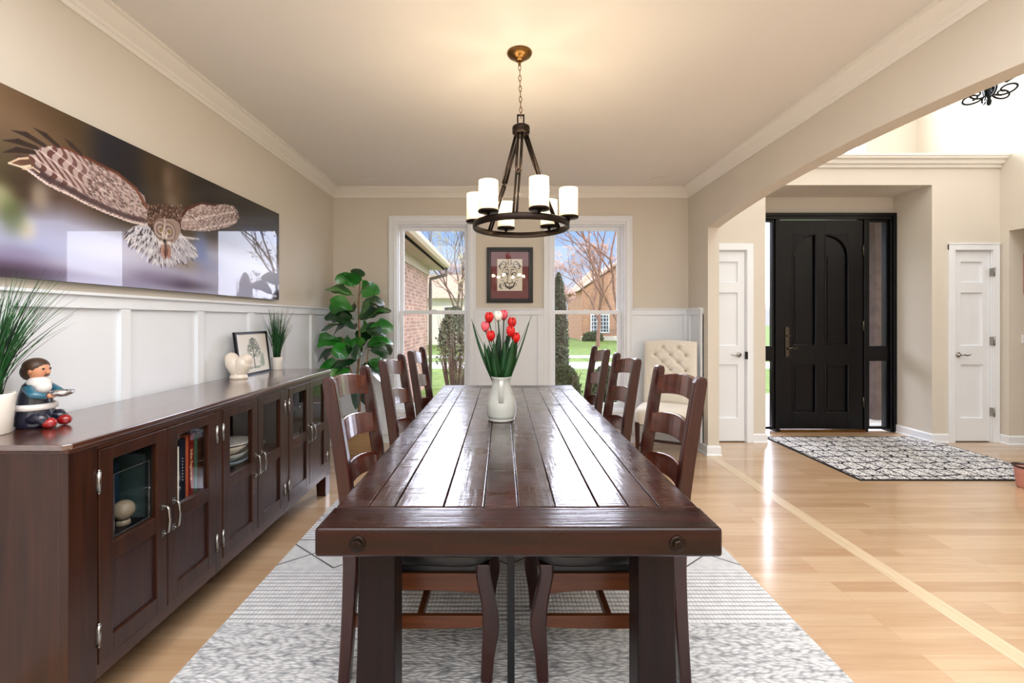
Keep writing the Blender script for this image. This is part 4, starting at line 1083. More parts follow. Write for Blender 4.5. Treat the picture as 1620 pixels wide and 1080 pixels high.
for k in range(7):
    tv.line(fn([(34+k*5, 18), (35+k*5, 9)]), .005, .001, K)
m_tig = attr_mat('tiger_print', rough=.5, coat=.45, crough=.02)
tv.build('drawing', lambda x, y: (x+(fx0+fx1)/2-tw/2-.001, np.full_like(x, yf-.0135), y+fz0+.129), m_tig, TG)
m_red = plain('maroon_text', (140, 40, 44), .1, 9, rough=.6)
q = MB(); q.ball(((fx0+fx1)/2-.03, yf-.0125, fz1-.085), .016, 12, 8, (1, .06, 1)); q.build('seal', m_red, TG)

# ================================================================ sideboard ornaments
ST = .948
PR = thing('tree_picture', (-1.755, 3.19, ST), 'black framed print of a pine tree leaning against the wall on the sideboard', 'picture')
def lean(x, y, z):      # leaning back to the wall
    return (-1.735-(z-ST)*.13+x, y, z)
q = MB()
for (a, b, c, d) in ((2.985, 3.000, ST, 1.243), (3.372, 3.387, ST, 1.243), (3.0, 3.372, ST, ST+.015), (3.0, 3.372, 1.228, 1.243)):
    q.loft([[lean(0, a, c), lean(.018, a, c), lean(.018, b, c), lean(0, b, c)], [lean(0, a, d), lean(.018, a, d), lean(.018, b, d), lean(0, b, d)]], True, True, False)
q.build('frame', m_black, PR)
pw, ph_ = .375, .268; pc = Canvas(pw, ph_, 190, 150, (236, 230, 220)); r3 = random.Random(11)
g1, g2 = (86, 96, 84), (120, 130, 112)
pc.line([(.185, .035), (.187, .12), (.190, .21)], .006, .003, (104, 92, 80))
for i in range(420):
    t = r3.random(); w = .09*(1-t)**.6+.012; lx = .195+r3.uniform(-w, w); ly = .10+.135*t
    if r3.random() < .35 and t < .4: continue
    pc.line([(lx, ly), (lx+r3.uniform(-.014, .014), ly+r3.uniform(-.004, .006))], .0035, .0015, r3.choice([g1, g2, (66, 80, 70), (140, 146, 128)]), .75)
for i in range(60): lx = r3.uniform(.085, .31); pc.line([(lx, .028+.05*(lx > .25)*r3.random()), (lx+.01, .034+.05*(lx > .25)*r3.random())], .003, .002, r3.choice([(110, 140, 110), (130, 150, 130)]), .7)
for i in range(90): lx = r3.uniform(.27, .31); pc.line([(lx, r3.uniform(.04, .13)), (lx+.008, r3.uniform(.04, .13))], .002, .001, (140, 152, 140), .4)
pc.line([(.09, .03), (.2, .04), (.3, .035)], .002, .002, (150, 156, 140), .7)
m_pine = attr_mat('tree_print', rough=.5, coat=.5)
pc.build('print', lambda x, y: (-1.735-(y+.015)*.13+.012, x+2.998, y+ST+.0145), m_pine, PR)

# cream heart on a foot
H = thing('heart_sculpture', (-1.695, 2.925, ST), 'cream ceramic open heart sculpture on a small round foot on the sideboard', 'sculpture')
q = MB(); rings = []
q.lathe([(0, 0), (.052, 0), (.056, .008), (.052, .020), (.046, .030), (.048, .036), (.03, .05)], (0, 0, 0), 24, sy=.8)
q.build('foot', m_cream, H, local=True)
q = MB()
# two swelling lobes leaning away from one another
for s, L in ((-1, 1.0), (1, .93)):
    pts = [(s*.006, 0, .030), (s*.018, 0, .070), (s*.034, 0, .105), (s*.046, 0, .130*L)]; R = [.038, .048, .050, .040]
    c = sidecurve([(p[0], p[1], p[2], r) for p, r in zip(pts, R)], 12)
    q.tube([p[:3] for p in c], [p[3] for p in c], 16); q.ball((s*.046, 0, .130*L), .0395, 16, 10)
h = q.build('heart', m_cream, H, local=True)
rm = h.modifiers.new('fuse', 'REMESH'); rm.mode = 'VOXEL'; rm.voxel_size = .004; rm.use_smooth_shade = True
sm = h.modifiers.new('smooth', 'SMOOTH'); sm.iterations = 8; sm.factor = .6

# grass plants
def grass_plant(x, y, z0, rp, hp, hg, spread, n, label, seed, group=None):
    r = random.Random(seed)
    G = thing('grass_plant', (x, y, z0), label, 'plant', group)
    q = MB(); q.lathe([(0, 0), (rp*.80, 0), (rp*.86, .004), (rp, hp-.004), (rp*.98, hp), (rp*.86, hp), (rp*.84, hp-.014), (0, hp-.014)], (0, 0, 0), 32); q.build('pot', m_potw, G, local=True)
    for nm, mt, cnt in (('grass_blades', m_grassb, n), ('dark_blades', m_grassd, n//2)):
        q = MB()
        for i in range(cnt):
            a = r.uniform(0, 2*PI); t = r.random()**.7; L = hg*r.uniform(.55, 1); sp = spread*t*r.uniform(.3, 1)
            b = (rp*.6*math.cos(a)*r.random(), rp*.6*math.sin(a)*r.random()); pts = []
            drop = max(0, r.uniform(-.6, .5))*sp*.5
            for k in range(6):
                s = k/5; pts.append((b[0]+math.cos(a)*sp*(s**1.6), b[1]+math.sin(a)*sp*(s**1.6), hp-.014+L*s-drop*s**3))
            w = r.uniform(.0012, .0026)
            q.tube(pts, [w, w, w*.9, w*.7, w*.45, w*.15], 4)
        # keep blades on the room side of the wall
        q.v = [(max(px_, -1.78-x) if True else px_, py_, pz_) for px_, py_, pz_ in q.v]
        q.build(nm, mt, G, local=True)
    return G
grass_plant(-1.715, 3.46, ST, .040, .095, .40, .17, 110, 'potted onion grass in a small white pot behind the framed tree print', 5, 'potted onion grass on the sideboard')
grass_plant(-1.705, 1.50, ST, .072, .135, .44, .30, 170, 'potted onion grass in a white pot at the near end of the sideboard', 9, 'potted onion grass on the sideboard')

# figurine of a seated waiter with a silver bowl
FG = thing('waiter_figurine', (-1.655, 1.622, ST), 'painted figurine with white scarf and dark jacket holding out a silver bowl', 'figurine')
m_skin = plain('painted_skin', (214, 150, 116), .05, 8, rough=.35); m_hair = plain('painted_hair', (70, 48, 36), .2, 20, .4, 90, rough=.4)
m_jack = plain('painted_jacket', (26, 30, 48), .15, 10, rough=.25, coat=.6); m_scarf = plain('painted_scarf', (226, 220, 216), .03, 10, rough=.35)
m_teal = plain('painted_teal', (44, 104, 128), .15, 14, rough=.25, coat=.5); m_rub = plain('painted_red', (150, 22, 24), .15, 8, rough=.2, coat=.8); m_silver = plain('silver_paint', (206, 206, 210), .05, 8, rough=.15, metal=.9)
q = MB(); q.lathe([(0, .0), (.050, .0), (.056, .012), (.056, .045), (.050, .065), (.048, .085), (.044, .115), (.034, .150), (.020, .165)], (-.01, .0, 0), 24); q.build('jacket_body', m_jack, FG, local=True)
q = MB(); q.lathe([(.054, .062), (.060, .066), (.060, .080), (.053, .084)], (-.01, 0, 0), 24, caps=False); q.build('belt', m_scarf, FG, local=True)
q = MB(); q.ball((.004, 0, .155), .034, 16, 10, (1, 1, .85)); q.ball((.022, -.004, .140), .024, 12, 8); q.build('scarf', m_scarf, FG, local=True)
q = MB(); q.ball((.000, 0, .200), .034, 18, 12, (1, .92, 1.05)); q.ball((.036, 0, .194), .007, 8, 6); q.ball((.004, .033, .198), .007, 8, 6, (1, .5, 1)); q.ball((.004, -.033, .198), .007, 8, 6, (1, .5, 1)); hd = q.build('head', m_skin, FG, local=True)
q = MB()
for s in (-1, 1): q.ball((.031, s*.012, .206), .004, 8, 6)
q.box(.030, .034, -.008, .008, .181, .184); q.build('face_features', m_jack, hd, local=True)
for v in bpy.data.objects[-1].data.vertices if False else []: pass
q = MB(); q.ball((-.008, 0, .213), .037, 18, 12, (1, 1, .85)); q.ball((-.02, 0, .195), .034, 12, 8); q.build('hair', m_hair, FG, local=True)
q = MB(); q.tube([(.0, -.036, .140), (.030, -.046, .118), (.060, -.030, .112)], [.016, .014, .010], 10); q.build('arm', m_teal, FG, local=True)
q = MB(); q.tube([(.0, .036, .140), (.034, .044, .118), (.062, .026, .114)], [.016, .014, .010], 10); q.build('arm', m_teal, FG, local=True)
q = MB()
for s in (-1, 1):
    q.ball((.064, s*.022, .113), .009, 10, 6)
    for f_ in range(4): q.tube([(.066, s*(.016+f_*.004), .110), (.074, s*(.014+f_*.004), .108), (.078, s*(.012+f_*.004), .112)], .0025, 5)
    q.tube([(.062, s*.016, .118), (.068, s*.010, .122)], .0028, 5)
q.build('hands', m_skin, FG, local=True)
q = MB(); q.lathe([(0, .108), (.014, .108), (.030, .116), (.034, .128), (.0325, .128), (.028, .118), (0, .112)], (.086, 0, 0), 20); q.build('silver_bowl', m_silver, FG, local=True)
q = MB()
for s in (-1, 1): q.tube([(.0, s*.030, .030), (.045, s*.034, .036), (.062, s*.030, .022)], [.024, .020, .018], 10)
q.build('trousers', m_jack, FG, local=True)
q = MB()
for s in (-1, 1): q.ball((.066, s*.028, .019), .019, 12, 8, (1.3, 1, 1))
q.build('red_shoes', m_rub, FG, local=True)

# ================================================================ vase of tulips
V = thing('tulip_vase', (-.007, 2.47, TZ), 'pale glazed stoneware jug standing on the dining table', 'vase')
q = MB()
q.lathe([(0, 0), (.066, 0), (.072, .004), (.072, .012), (.069, .016), (.076, .020), (.078, .030), (.082, .065), (.080, .095), (.070, .130), (.058, .160), (.051, .185), (.048, .205), (.050, .222), (.056, .232), (.056, .236), (.050, .236), (.045, .222), (.043, .205), (.046, .185), (.050, .165), (0, .16)], (0, 0, 0), 40); q.build('body', m_ceram, V, local=True)
q = MB(); hpts = sidecurve([(.0, -.052, .222), (.0, -.080, .222), (.0, -.094, .195), (.0, -.092, .150), (.0, -.080, .115), (.0, -.070, .098)], 24)
for i in range(1):
    rings = []
    for k, p in enumerate(hpts):
        d = Vector(hpts[min(k+1, len(hpts)-1)])-Vector(hpts[max(k-1, 0)]); d.normalize(); nrm = Vector((1, 0, 0)).cross(d)
        rings.append([Vector(p)+Vector((a*.012, 0, 0))+nrm*b*.004 for a, b in ((-1, -.6), (-.6, -1), (.6, -1), (1, -.6), (1, .6), (.6, 1), (-.6, 1), (-1, .6))])
    q.loft(rings, True, True, True)
q.build('handle', m_ceram, V, local=True)
q = MB(); q.lathe([(.0735, .150), (.0635, .148), (.0625, .152)], (0, 0, 0), 40, caps=False); 
VX, VY, VZ = -.007, 2.47, TZ+.20
def tulip(pxx, pyy, mt, label, dy=0.0):
    D = VY+dy; x = (pxx-795)*D/720; z = EYE+(505-pyy)*D/720
    G = thing('tulip', (VX+(x-VX)*.12, VY+dy*.2, VZ-.02), label, 'flower', 'tulips in the stoneware jug')
    top = Vector((x, VY+dy, z)); b = Vector((VX+(x-VX)*.12, VY+dy*.2, VZ-.02))
    mid = b.lerp(top, .5)+Vector(((x-VX)*-.12, 0, 0))
    q = MB(); q.tube([tuple(b), tuple(mid), tuple(top-Vector((0, 0, .02)))], [.0035, .0032, .003], 6); q.build('stem', m_tleaf, G)
    q = MB()
    for k in range(6):
        a0 = PI/3*k+(.3 if k % 2 else 0); out_ = 1.0 if k % 2 else .88
        def pet(u, v, a0=a0, out_=out_):
            a = a0+(u-.5)*1.5*(math.sin(PI*min(1, v*.85+.12))**.6)
            r = .0235*out_*math.sin(PI*(.06+.78*v))**.75
            return (top.x+r*math.cos(a), top.y+r*math.sin(a), top.z-.026+.058*v)
        q.grid(pet, 6, 8)
    q.build('petals', mt, G, solid=.0012)
tulip(774, 503, m_tred, 'red tulip at the upper left of the bunch, left of the white tulip', -.02)
tulip(788, 501, m_twhite, 'white tulip at the top of the bunch in the jug', .01)
tulip(768, 517, m_tpink, 'pink tulip on the left edge of the bunch in the jug', -.01)
tulip(776.5, 532, m_tred, 'orange-red tulip lowest on the left of the bunch, below the pink one', -.05)
tulip(810, 511, m_tred, 'red tulip uppermost on the right side of the bunch', .02)
tulip(808, 525, m_tred, 'red tulip in the middle of the right side of the bunch', -.03)
tulip(816, 535, m_tred, 'red tulip lowest and furthest right in the bunch', 0)
tulip(797, 499, m_tpink, 'pale pink tulip half hidden to the right of the white tulip', .05)
LV = thing('tulip_leaves', (VX, VY, VZ-.02), 'dark green strap leaves and thin black reeds standing in the stoneware jug', 'foliage')
r4 = random.Random(4)
def blade(q, x1, z1, w, dy=0, bow=0):
    b = Vector((VX+(x1-VX)*.15, VY+dy*.2, VZ-.03)); t = Vector((x1, VY+dy, z1)); rings = []
    for k in range(9):
        s = k/8; p = b.lerp(t, s)+Vector((bow*math.sin(PI*s), 0, 0)); ww = w*(math.sin(PI*min(1, .25+.75*s))**.7 if s < .999 else .02)
        rings.append([(p.x-ww, p.y, p.z), (p.x, p.y+.002+ww*.3, p.z), (p.x+ww, p.y, p.z), (p.x, p.y-.001, p.z)])
    q.loft(rings, True, True, True)
X = lambda p: (p-795)*VY/720
ZZ = lambda p: EYE+(505-p)*VY/720
q = MB()
for (a, b, w, dy) in ((746, 504, .006, 0), (766, 540, .010, -.02), (772, 545, .016, .02), (782, 540, .018, -.03), (802, 530, .016, .03), (812, 535, .018, -.03), (818, 540, .014, .02), (790, 520, .016, .05), (806, 500, .004, .02), (841, 497, .0035, 0), (822, 522, .005, 0), (798, 540, .02, -.02)):
    blade(q, X(a), ZZ(b), w*1.5, dy, -.012 if a < 795 else .006)
q.build('strap_leaves', m_tleaf, LV)
q = MB()
for (a, b) in ((802, 498), (804, 500), (799, 503), (807, 499), (796, 510), (783, 506), (790, 512), (745, 505), (842, 498), (812, 503), (800, 520), (793, 515)):
    q.tube([(VX+r4.uniform(-.02, .02), VY+r4.uniform(-.02, .02), VZ), (X(a)*.5+VX*.5, VY, (VZ+ZZ(b))/2), (X(a), VY+r4.uniform(-.03, .03), ZZ(b))], [.0018, .0018, .0008], 5)
q.build('reeds', m_tdark, LV)

# ================================================================ fiddle leaf fig in a basket
FGX, FGY = -1.40, 4.42
F = thing('fiddle_leaf_fig', (FGX, FGY, 0), 'tall fiddle leaf fig with broad glossy leaves in a woven basket in the left corner', 'potted plant')
def basket_mat():
    M = NT('woven_basket'); setp(M.b, rough=.8)
    w = M.n('TexWave'); w.wave_type = 'BANDS'; w.bands_direction = 'Z'; w.inputs['Scale'].default_value = 22; w.inputs['Distortion'].default_value = 1.5
    M.l(M.coords(), w.inputs['Vector']); M.l(M.ramp(w.outputs[0], [(0, srgb(120, 88, 56)), (1, srgb(206, 170, 124))]), M.b.inputs['Base Color'])
    M.l(M.bump(w.outputs[0], .8, .006), M.b.inputs['Normal']); return M.m
m_bask = basket_mat()
q = MB(); q.lathe([(0, 0), (.13, 0), (.155, .03), (.175, .10), (.170, .19), (.155, .25), (.160, .262), (.148, .262), (.145, .22), (0, .21)], (0, 0, 0), 36); q.build('basket', m_bask, F, local=True)
q = MB()
for s in (-1, 1): q.tube([(s*.155, -.05, .24), (s*.165, -.04, .32), (s*.165, .04, .32), (s*.155, .05, .24)], .007, 8)
q.build('basket_handle', m_bask, F, local=True)
q = MB(); trunk = [(0, 0, .2), (.01, 0, .5), (-.01, .01, .8), (.015, 0, 1.1), (0, .0, 1.45), (.02, 0, 1.72)]
q.tube(trunk, [.017, .015, .013, .012, .009, .006], 10)
q.tube([(.01, 0, .55), (.07, .0, .8), (.10, .02, 1.1)], [.009, .007, .005], 8); q.tube([(-.01, 0, .65), (-.10, .0, .9), (-.16, 0, 1.15)], [.009, .007, .005], 8)
q.build('trunk', m_bark, F, local=True)
r5 = random.Random(21)
def fig_leaf(q, base, d, L, W_, fold, droop, roll):
    d = d.normalized(); side = d.cross(Vector((.1, -.85, .6)));
    if side.length < .1: side = Vector((1, 0, 0))
    side.normalize(); up = side.cross(d).normalized()
    side = (side*math.cos(roll)+up*math.sin(roll)).normalized(); up = side.cross(d).normalized()
    def f(u, v):
        w = W_*(math.sin(PI*min(1, v**.8*.93+.03))**.6)*(.62+.5*v)*(.75 if v < .5 else 1)
        if v > .99: w = W_*.12
        s = (u-.5)*2
        p = base+d*(L*(v+.1))+side*(w*s)+up*(abs(s)*w*fold-.03*math.sin(v*9)*abs(s)*W_*3)-Vector((0, 0, droop*L*v*v))
        return tuple(p)
    q.grid(f, 6, 9)
    q.tube([tuple(base), tuple(base+d*L*.1)], .003, 5)
qa_, qb_ = MB(), MB()
# (px, py, dirx, dirz, len) rough leaf places read from the photograph, spread in depth
leaves = [(560, 445, .2, 1, .17, 0), (545, 462, -1, .35, .22, 0), (540, 488, -1, .0, .2, 0), (556, 490, -.4, .5, .2, 0), (578, 462, .7, .9, .2, 0), (585, 478, 1, .1, .17, 1),
          (570, 500, .5, .6, .2, 0), (548, 503, -1, .3, .24, 1), (535, 512, -1, -.4, .2, 1), (590, 500, .9, .6, .2, 0), (596, 522, 1, .2, .2, 0), (556, 520, -.6, .4, .22, 1), (572, 525, .2, .5, .22, 0),
          (530, 540, -1, .15, .24, 0), (548, 545, -.7, .6, .22, 0), (520, 556, -1, -.5, .2, 1), (545, 560, -.3, .6, .22, 0), (565, 552, .3, .9, .24, 0), (590, 545, .7, .7, .22, 0), (600, 555, 1, .1, .18, 1),
          (560, 575, -.6, -.3, .22, 1), (580, 580, .5, -.3, .22, 1), (545, 585, -.8, -.5, .2, 0), (595, 575, .9, -.4, .2, 0), (568, 600, .0, -1, .2, 1), (552, 450, -.7, .8, .18, 0), (600, 540, 1, .5, .2, 0), (575, 560, -.1, .3, .2, 1), (535, 575, -1, .1, .2, 0), (585, 520, .6, -.2, .2, 1)]
for i, (a, b, dx_, dz_, L, dk) in enumerate(leaves*2):
    second = i >= len(leaves)
    dy_ = r5.uniform(-.9, .2) if not second else r5.uniform(.2, 1)
    D = FGY+dy_*.12; x = (a-795)*D/720+r5.uniform(-.02, .02); z = EYE+(505-b)*D/720+r5.uniform(-.02, .02)
    base = Vector((x-FGX-dx_*.06, dy_*.06, z-dz_*.05))
    base.x += (0-base.x)*.25
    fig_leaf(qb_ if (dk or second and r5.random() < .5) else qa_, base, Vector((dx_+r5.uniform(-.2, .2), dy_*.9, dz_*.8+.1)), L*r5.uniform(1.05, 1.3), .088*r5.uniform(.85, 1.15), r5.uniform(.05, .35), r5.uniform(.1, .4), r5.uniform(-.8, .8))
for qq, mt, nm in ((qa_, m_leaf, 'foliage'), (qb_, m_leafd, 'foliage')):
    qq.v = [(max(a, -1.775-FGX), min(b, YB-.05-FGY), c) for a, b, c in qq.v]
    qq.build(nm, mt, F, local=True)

# ================================================================ things behind the sideboard glass
SH = .551
def item(name, label, cat, x, y, z=SH, group=None): return thing(name, (x, y, z), label, cat, group)
def colour(n, c, **k): k.setdefault('rough', .35); return plain(n, c, .05, 10, **k)
# display case with a ball
dc = item('display_case', 'clear display case with a ball inside behind the nearest sideboard door', 'display case', -1.42, 1.672)
q = MB(); q.box(-.065, .065, -.085, .085, 0, .016); q.build('base', m_black, dc, local=True, bevel=.002)
q = MB(); q.box(-.06, .06, -.08, .08, .016, .235); q.build('clear_cover', m_cabglass, dc, local=True)
q = MB(); q.box(-.058, -.054, -.078, .078, .017, .233); q.build('picture_back', colour('case_back_blue', (28, 52, 74)), dc, local=True)
q = MB()
for (a, b) in ((.06, -.08), (.06, .08), (-.06, -.08), (-.06, .08)): q.box(a-.0015, a+.0015, b-.0015, b+.0015, .016, .236)
for z in (.018, .236): q.box(.0585, .0615, -.08, .08, z-.0015, z+.0015)
q.build('edge_strips', m_silver, dc, local=True)
q = MB(); q.ball((.01, .02, .070), .036, 20, 12); q.lathe([(.02, 0), (.024, 0), (.02, .018), (.018, .018)], (.01, .02, .017), 16, caps=False)
q.build('ball', colour('worn_leather_ball', (140, 128, 108)), dc, local=True)
def book(x, y, w, h, d, col, label, mt=None, txt=None, tcol=(230, 200, 150), spine=None):
    b = item('book', label, 'book', x, y, group='books behind the near sideboard doors')
    m_ = mt or colour('cover_%d_%d_%d' % col, col)
    q = MB(); q.box(-d+.004, -.001, -w/2+.002, w/2-.002, .002, h-.003); q.build('pages', m_potw, b, local=True)
    q = MB(); q.box(-d, 0, -w/2, -w/2+.002, 0, h); q.box(-d, 0, w/2-.002, w/2, 0, h); q.box(-.002, .001, -w/2, w/2, 0, h); q.build('cover', m_, b, local=True)
    if spine:
        q = MB(); q.box(.001, .0016, -w/2, w/2, 0, h); q.build('spine', colour('spine_%d_%d_%d' % spine, spine), b, local=True)
    if txt:
        M4 = Matrix.Translation(Vector((x+.0018, y, SH+h*.5))) @ Matrix.Rotation(PI/2, 4, 'Z') @ Matrix.Rotation(PI/2, 4, 'X') @ Matrix.Rotation(-PI/2, 4, 'Z')
        text_mesh(txt, 'spine_text', w*.55, colour('spine_ink_%d_%d_%d' % tcol, tcol), b, M4)
    return b
book(-1.385, 1.813, .020, .262, .18, (58, 64, 66), 'tall book with a white spine at the right of the nearest door glass', spine=(236, 234, 224))
book(-1.41, 1.785, .020, .250, .18, (66, 88, 86), 'grey green book beside the tall white spined book')
book(-1.385, 1.935, .022, .235, .18, (44, 52, 60), 'white spined book at the left of the second door glass', None, 'O', (150, 170, 60), spine=(226, 232, 214))
book(-1.385, 1.967, .038, .262, .19, (26, 30, 46), 'thick dark navy book with small pale spine lettering', None, '• • • • • • • •', (210, 206, 200))
book(-1.385, 1.996, .016, .268, .19, (188, 96, 66), 'thin orange-brown book between the navy book and the red book')
book(-1.385, 2.024, .036, .268, .19, (120, 34, 26), 'red-brown book with pale script lettering on its spine', None, 'Indian Regiments', (232, 196, 150))
book(-1.385, 2.054, .020, .255, .18, (70, 104, 84), 'green book right of the red-brown book')
book(-1.385, 2.083, .034, .265, .18, (82, 48, 34), 'dark brown book at the right of the second door glass')
def plate(x, y, z, r, h, label, col=m_ceram, name='bowl'):
    b = item(name, label, 'dishes', x, y, z)
    q = MB(); q.lathe([(0, 0), (r*.5, 0), (r*.55, .004), (r*.8, h*.5), (r, h), (r*.985, h+.002), (r*.76, h*.5+.004), (r*.5, .008), (0, .008)], (0, 0, 0), 32); q.build('bowl_body', col, b, local=True); return b
PLX, PLY = -1.47, 2.42
tag(plate(PLX, PLY, SH, .115, .04, 'large blue-grey serving bowl at the bottom of the stack behind the third door', colour('blue_grey_glaze', (150, 170, 180))), None, None)
tag(plate(PLX, PLY, SH+.030, .110, .045, 'white bowl in the middle of the stack behind the third door', m_ceram))
tag(plate(PLX, PLY+.01, SH+.066, .105, .045, 'cream bowl near the top of the stack behind the third door', m_cream))
plate(PLX, PLY+.01, SH+.112, .12, .012, 'white rimmed platter topmost of the stack behind the third door', m_potw, 'platter')
plate(-1.50, 2.667, SH, .10, .05, 'dark grey bowl behind the fourth sideboard door', colour('dark_glaze', (60, 60, 62)))
def wineglass(x, y, label):
    g = item('wine_glass', label, 'glass', x, y, group='wine glasses behind the fifth door')
    q = MB(); q.lathe([(0, 0), (.034, 0), (.034, .002), (.006, .006), (.004, .012), (.004, .085), (.012, .092), (.030, .110), (.038, .135), (.036, .165), (.032, .185), (.031, .185), (.035, .165), (.036, .135), (.028, .112), (0, .096)], (0, 0, 0), 24); q.build('glass_bowl', m_cabglass, g, local=True)
for (x, y) in ((-1.42, 3.03), (-1.42, 3.12), (-1.51, 3.03), (-1.51, 3.12)): wineglass(x, y, 'stemmed wine glass behind the fifth sideboard door')

# ================================================================ foyer: iron chandelier, planter, hall picture
IC = thing('iron_chandelier', (3.42, 3.2, 5.38), 'scrolled black wrought iron chandelier hanging in the two storey foyer', 'chandelier')
m_wi = plain('wrought_iron', (18, 26, 30), .2, 14, rough=.35, metal=.6)
ox, oy, oz = 3.42, 3.2, 2.83
q = MB(); q.lathe([(0, 2.50), (.07, 2.50), (.07, 2.53), (.02, 2.545), (0, 2.55)], (ox, oy, oz), 24); q.build('canopy', m_wi, IC)
q = MB(); q.tube([(ox, oy, oz+2.5), (ox, oy, oz+.75)], .008, 8); q.build('chain', m_wi, IC)
q = MB(); q.lathe([(.0, .0), (.010, .006), (.015, .03), (.009, .05), (.013, .062), (.022, .10), (.018, .14), (.012, .16), (.014, .3), (.03, .40), (.014, .5), (.012, .75), (0, .76)], (ox, oy, oz), 16); q.build('stem', m_wi, IC)
for k in range(6):
    a = math.radians(-2+60*k); dd = Vector((math.cos(a), math.sin(a), 0)); sp = []
    for i in range(40):
        t = i/39; ang = -.5+t*2.6*PI; rr = .058*(1-t*.72)
        c_ = Vector((.088, 0, .085)); sp.append((c_.x-rr*math.cos(ang)*1.25, c_.z-rr*math.sin(ang)*.75))
    sp = [(.012, .135), (.03, .115)]+sp[4:]
    q = MB(); q.tube([(ox+dd.x*r_, oy+dd.y*r_, oz+z_) for r_, z_ in sp], .0062, 6)
    q.tube([(ox+dd.x*r_, oy+dd.y*r_, oz+z_) for r_, z_ in ((.02, .2), (.12, .17), (.25, .25), (.33, .36), (.33, .42))], .009, 8)
    q.lathe([(0, .42), (.02, .42), (.045, .435), (.04, .44), (.013, .44), (.013, .53), (0, .53)], (ox+dd.x*.33, oy+dd.y*.33, oz), 12)
    q.build('scroll_arm', m_wi, IC)
PK = thing('planter', (4.135, 3.60, 0), 'small dusty pink planter with a dark flared rim at the right edge of the foyer', 'planter')
m_pk = colour('dusty_pink', (206, 140, 126), rough=.4)
q = MB(); q.lathe([(0, 0), (.045, 0), (.05, .01), (.06, .12), (.064, .16), (.058, .16), (.054, .12), (0, .11)], (0, 0, 0), 24); q.build('pot', m_pk, PK, local=True)
q = MB(); q.lathe([(.062, .158), (.078, .170), (.080, .176), (.074, .176), (.058, .164)], (0, 0, 0), 24, caps=False); q.build('rim', colour('dark_rim', (52, 34, 34)), PK, local=True, solid=.002)
HP = thing('hall_picture', (5.62, 4.829, 1.62), 'partly hidden picture in a rose frame on the hall wall at the right edge', 'picture')
q = MB(); ring(q, 5.52, 5.85, 1.60, 2.02, .02, 4.812, 4.829); q.build('frame', colour('rose_frame', (170, 140, 134)), HP, bevel=.002)
q = MB(); q.box(5.535, 5.835, 4.818, 4.829, 1.615, 2.005); q.build('print', colour('pale_print', (220, 206, 198)), HP)
TH = thing('light_switch', (5.535, 4.829, 1.12), 'small light switch plate on the hall wall below the rose framed picture', 'switch')
q = MB(); q.box(5.505, 5.565, 4.822, 4.829, 1.075, 1.165); q.build('plate', m_white, TH, bevel=.002)
q = MB(); q.box(5.525, 5.545, 4.817, 4.824, 1.10, 1.14); q.build('toggle', m_pewter, TH)
# ================================================================ outside
GZ = -.35
def patch_mat(name, c1, c2, scale, rough=.95, bump=.3):
    M = NT(name); setp(M.b, rough=rough, spec=.1)
    n = M.n('TexNoise'); n.inputs['Scale'].default_value = scale; n.inputs['Detail'].default_value = 8; M.l(M.coords(), n.inputs['Vector'])
    M.l(M.ramp(n.outputs[0], [(.35, srgb(*c1)), (.65, srgb(*c2))]), M.b.inputs['Base Color']); M.l(M.bump(n.outputs[0], bump, .02), M.b.inputs['Normal']); return M.m
m_lawn = patch_mat('lawn_grass', (88, 112, 50), (122, 142, 72), 3)
m_mulch = patch_mat('mulch', (96, 80, 66), (136, 116, 98), 12)
m_conc = patch_mat('concrete', (196, 190, 186), (216, 210, 204), 1.5, bump=.05)
m_soffit = plain('soffit_beige', (186, 172, 150), .03, 3, rough=.7); m_gut = plain('gutter_tan', (206, 190, 164), .03, 3, rough=.5)
m_dsp = plain('downspout_grey', (112, 104, 98), .05, 3, rough=.5)
m_roof = patch_mat('roof_shingles', (120, 100, 84), (150, 128, 108), 9); m_rooft = patch_mat('roof_tan', (186, 158, 138), (204, 178, 158), 5)
m_twig = plain('twig_grey_brown', (116, 96, 84), .2, 8, rough=.9); m_twigr = plain('twig_reddish', (150, 112, 100), .2, 8, rough=.9)
m_bud = plain('pink_buds', (190, 160, 148), .2, 4, rough=.9); m_buds = plain('pale_spring_buds', (176, 166, 126), .2, 4, rough=.9)
m_shrub = plain('shrub_green', (72, 84, 50), .5, 3, rough=.8); m_shrubd = plain('evergreen_grey_green', (100, 106, 82), .5, 4, rough=.8)
m_ex = plain('exterior_cream', (236, 228, 214), .03, 3, rough=.8); m_tim = plain('weathered_brown_post', (96, 80, 74), .25, 9, rough=.8)

q = MB(); q.box(-60, 80, 5.5, 15.5, GZ-.3, GZ); q.box(-60, 80, 18, 19.8, GZ-.3, GZ); q.box(-60, 80, 21.2, 120, GZ-.3, GZ); o = struct(q.build('ground', m_lawn))
q = MB(); q.box(-60, 80, 15.5, 18, GZ-.3, GZ-.01); struct(q.build('trim_7', m_conc))
q = MB(); q.box(-60, 80, 19.8, 21.2, GZ-.3, GZ+.005); struct(q.build('trim_8', m_conc))
q = MB(); q.box(-1.9, 2.7, 5.5, 9.8, GZ, GZ+.02); q.box(-2, 2.6, 5.07, 5.5, GZ-.3, GZ+.02); struct(q.build('trim_9', m_mulch))
q = MB(); q.box(2.6, 5.4, 5.5, 8.3, GZ, -.02); struct(q.build('trim_10', m_conc))

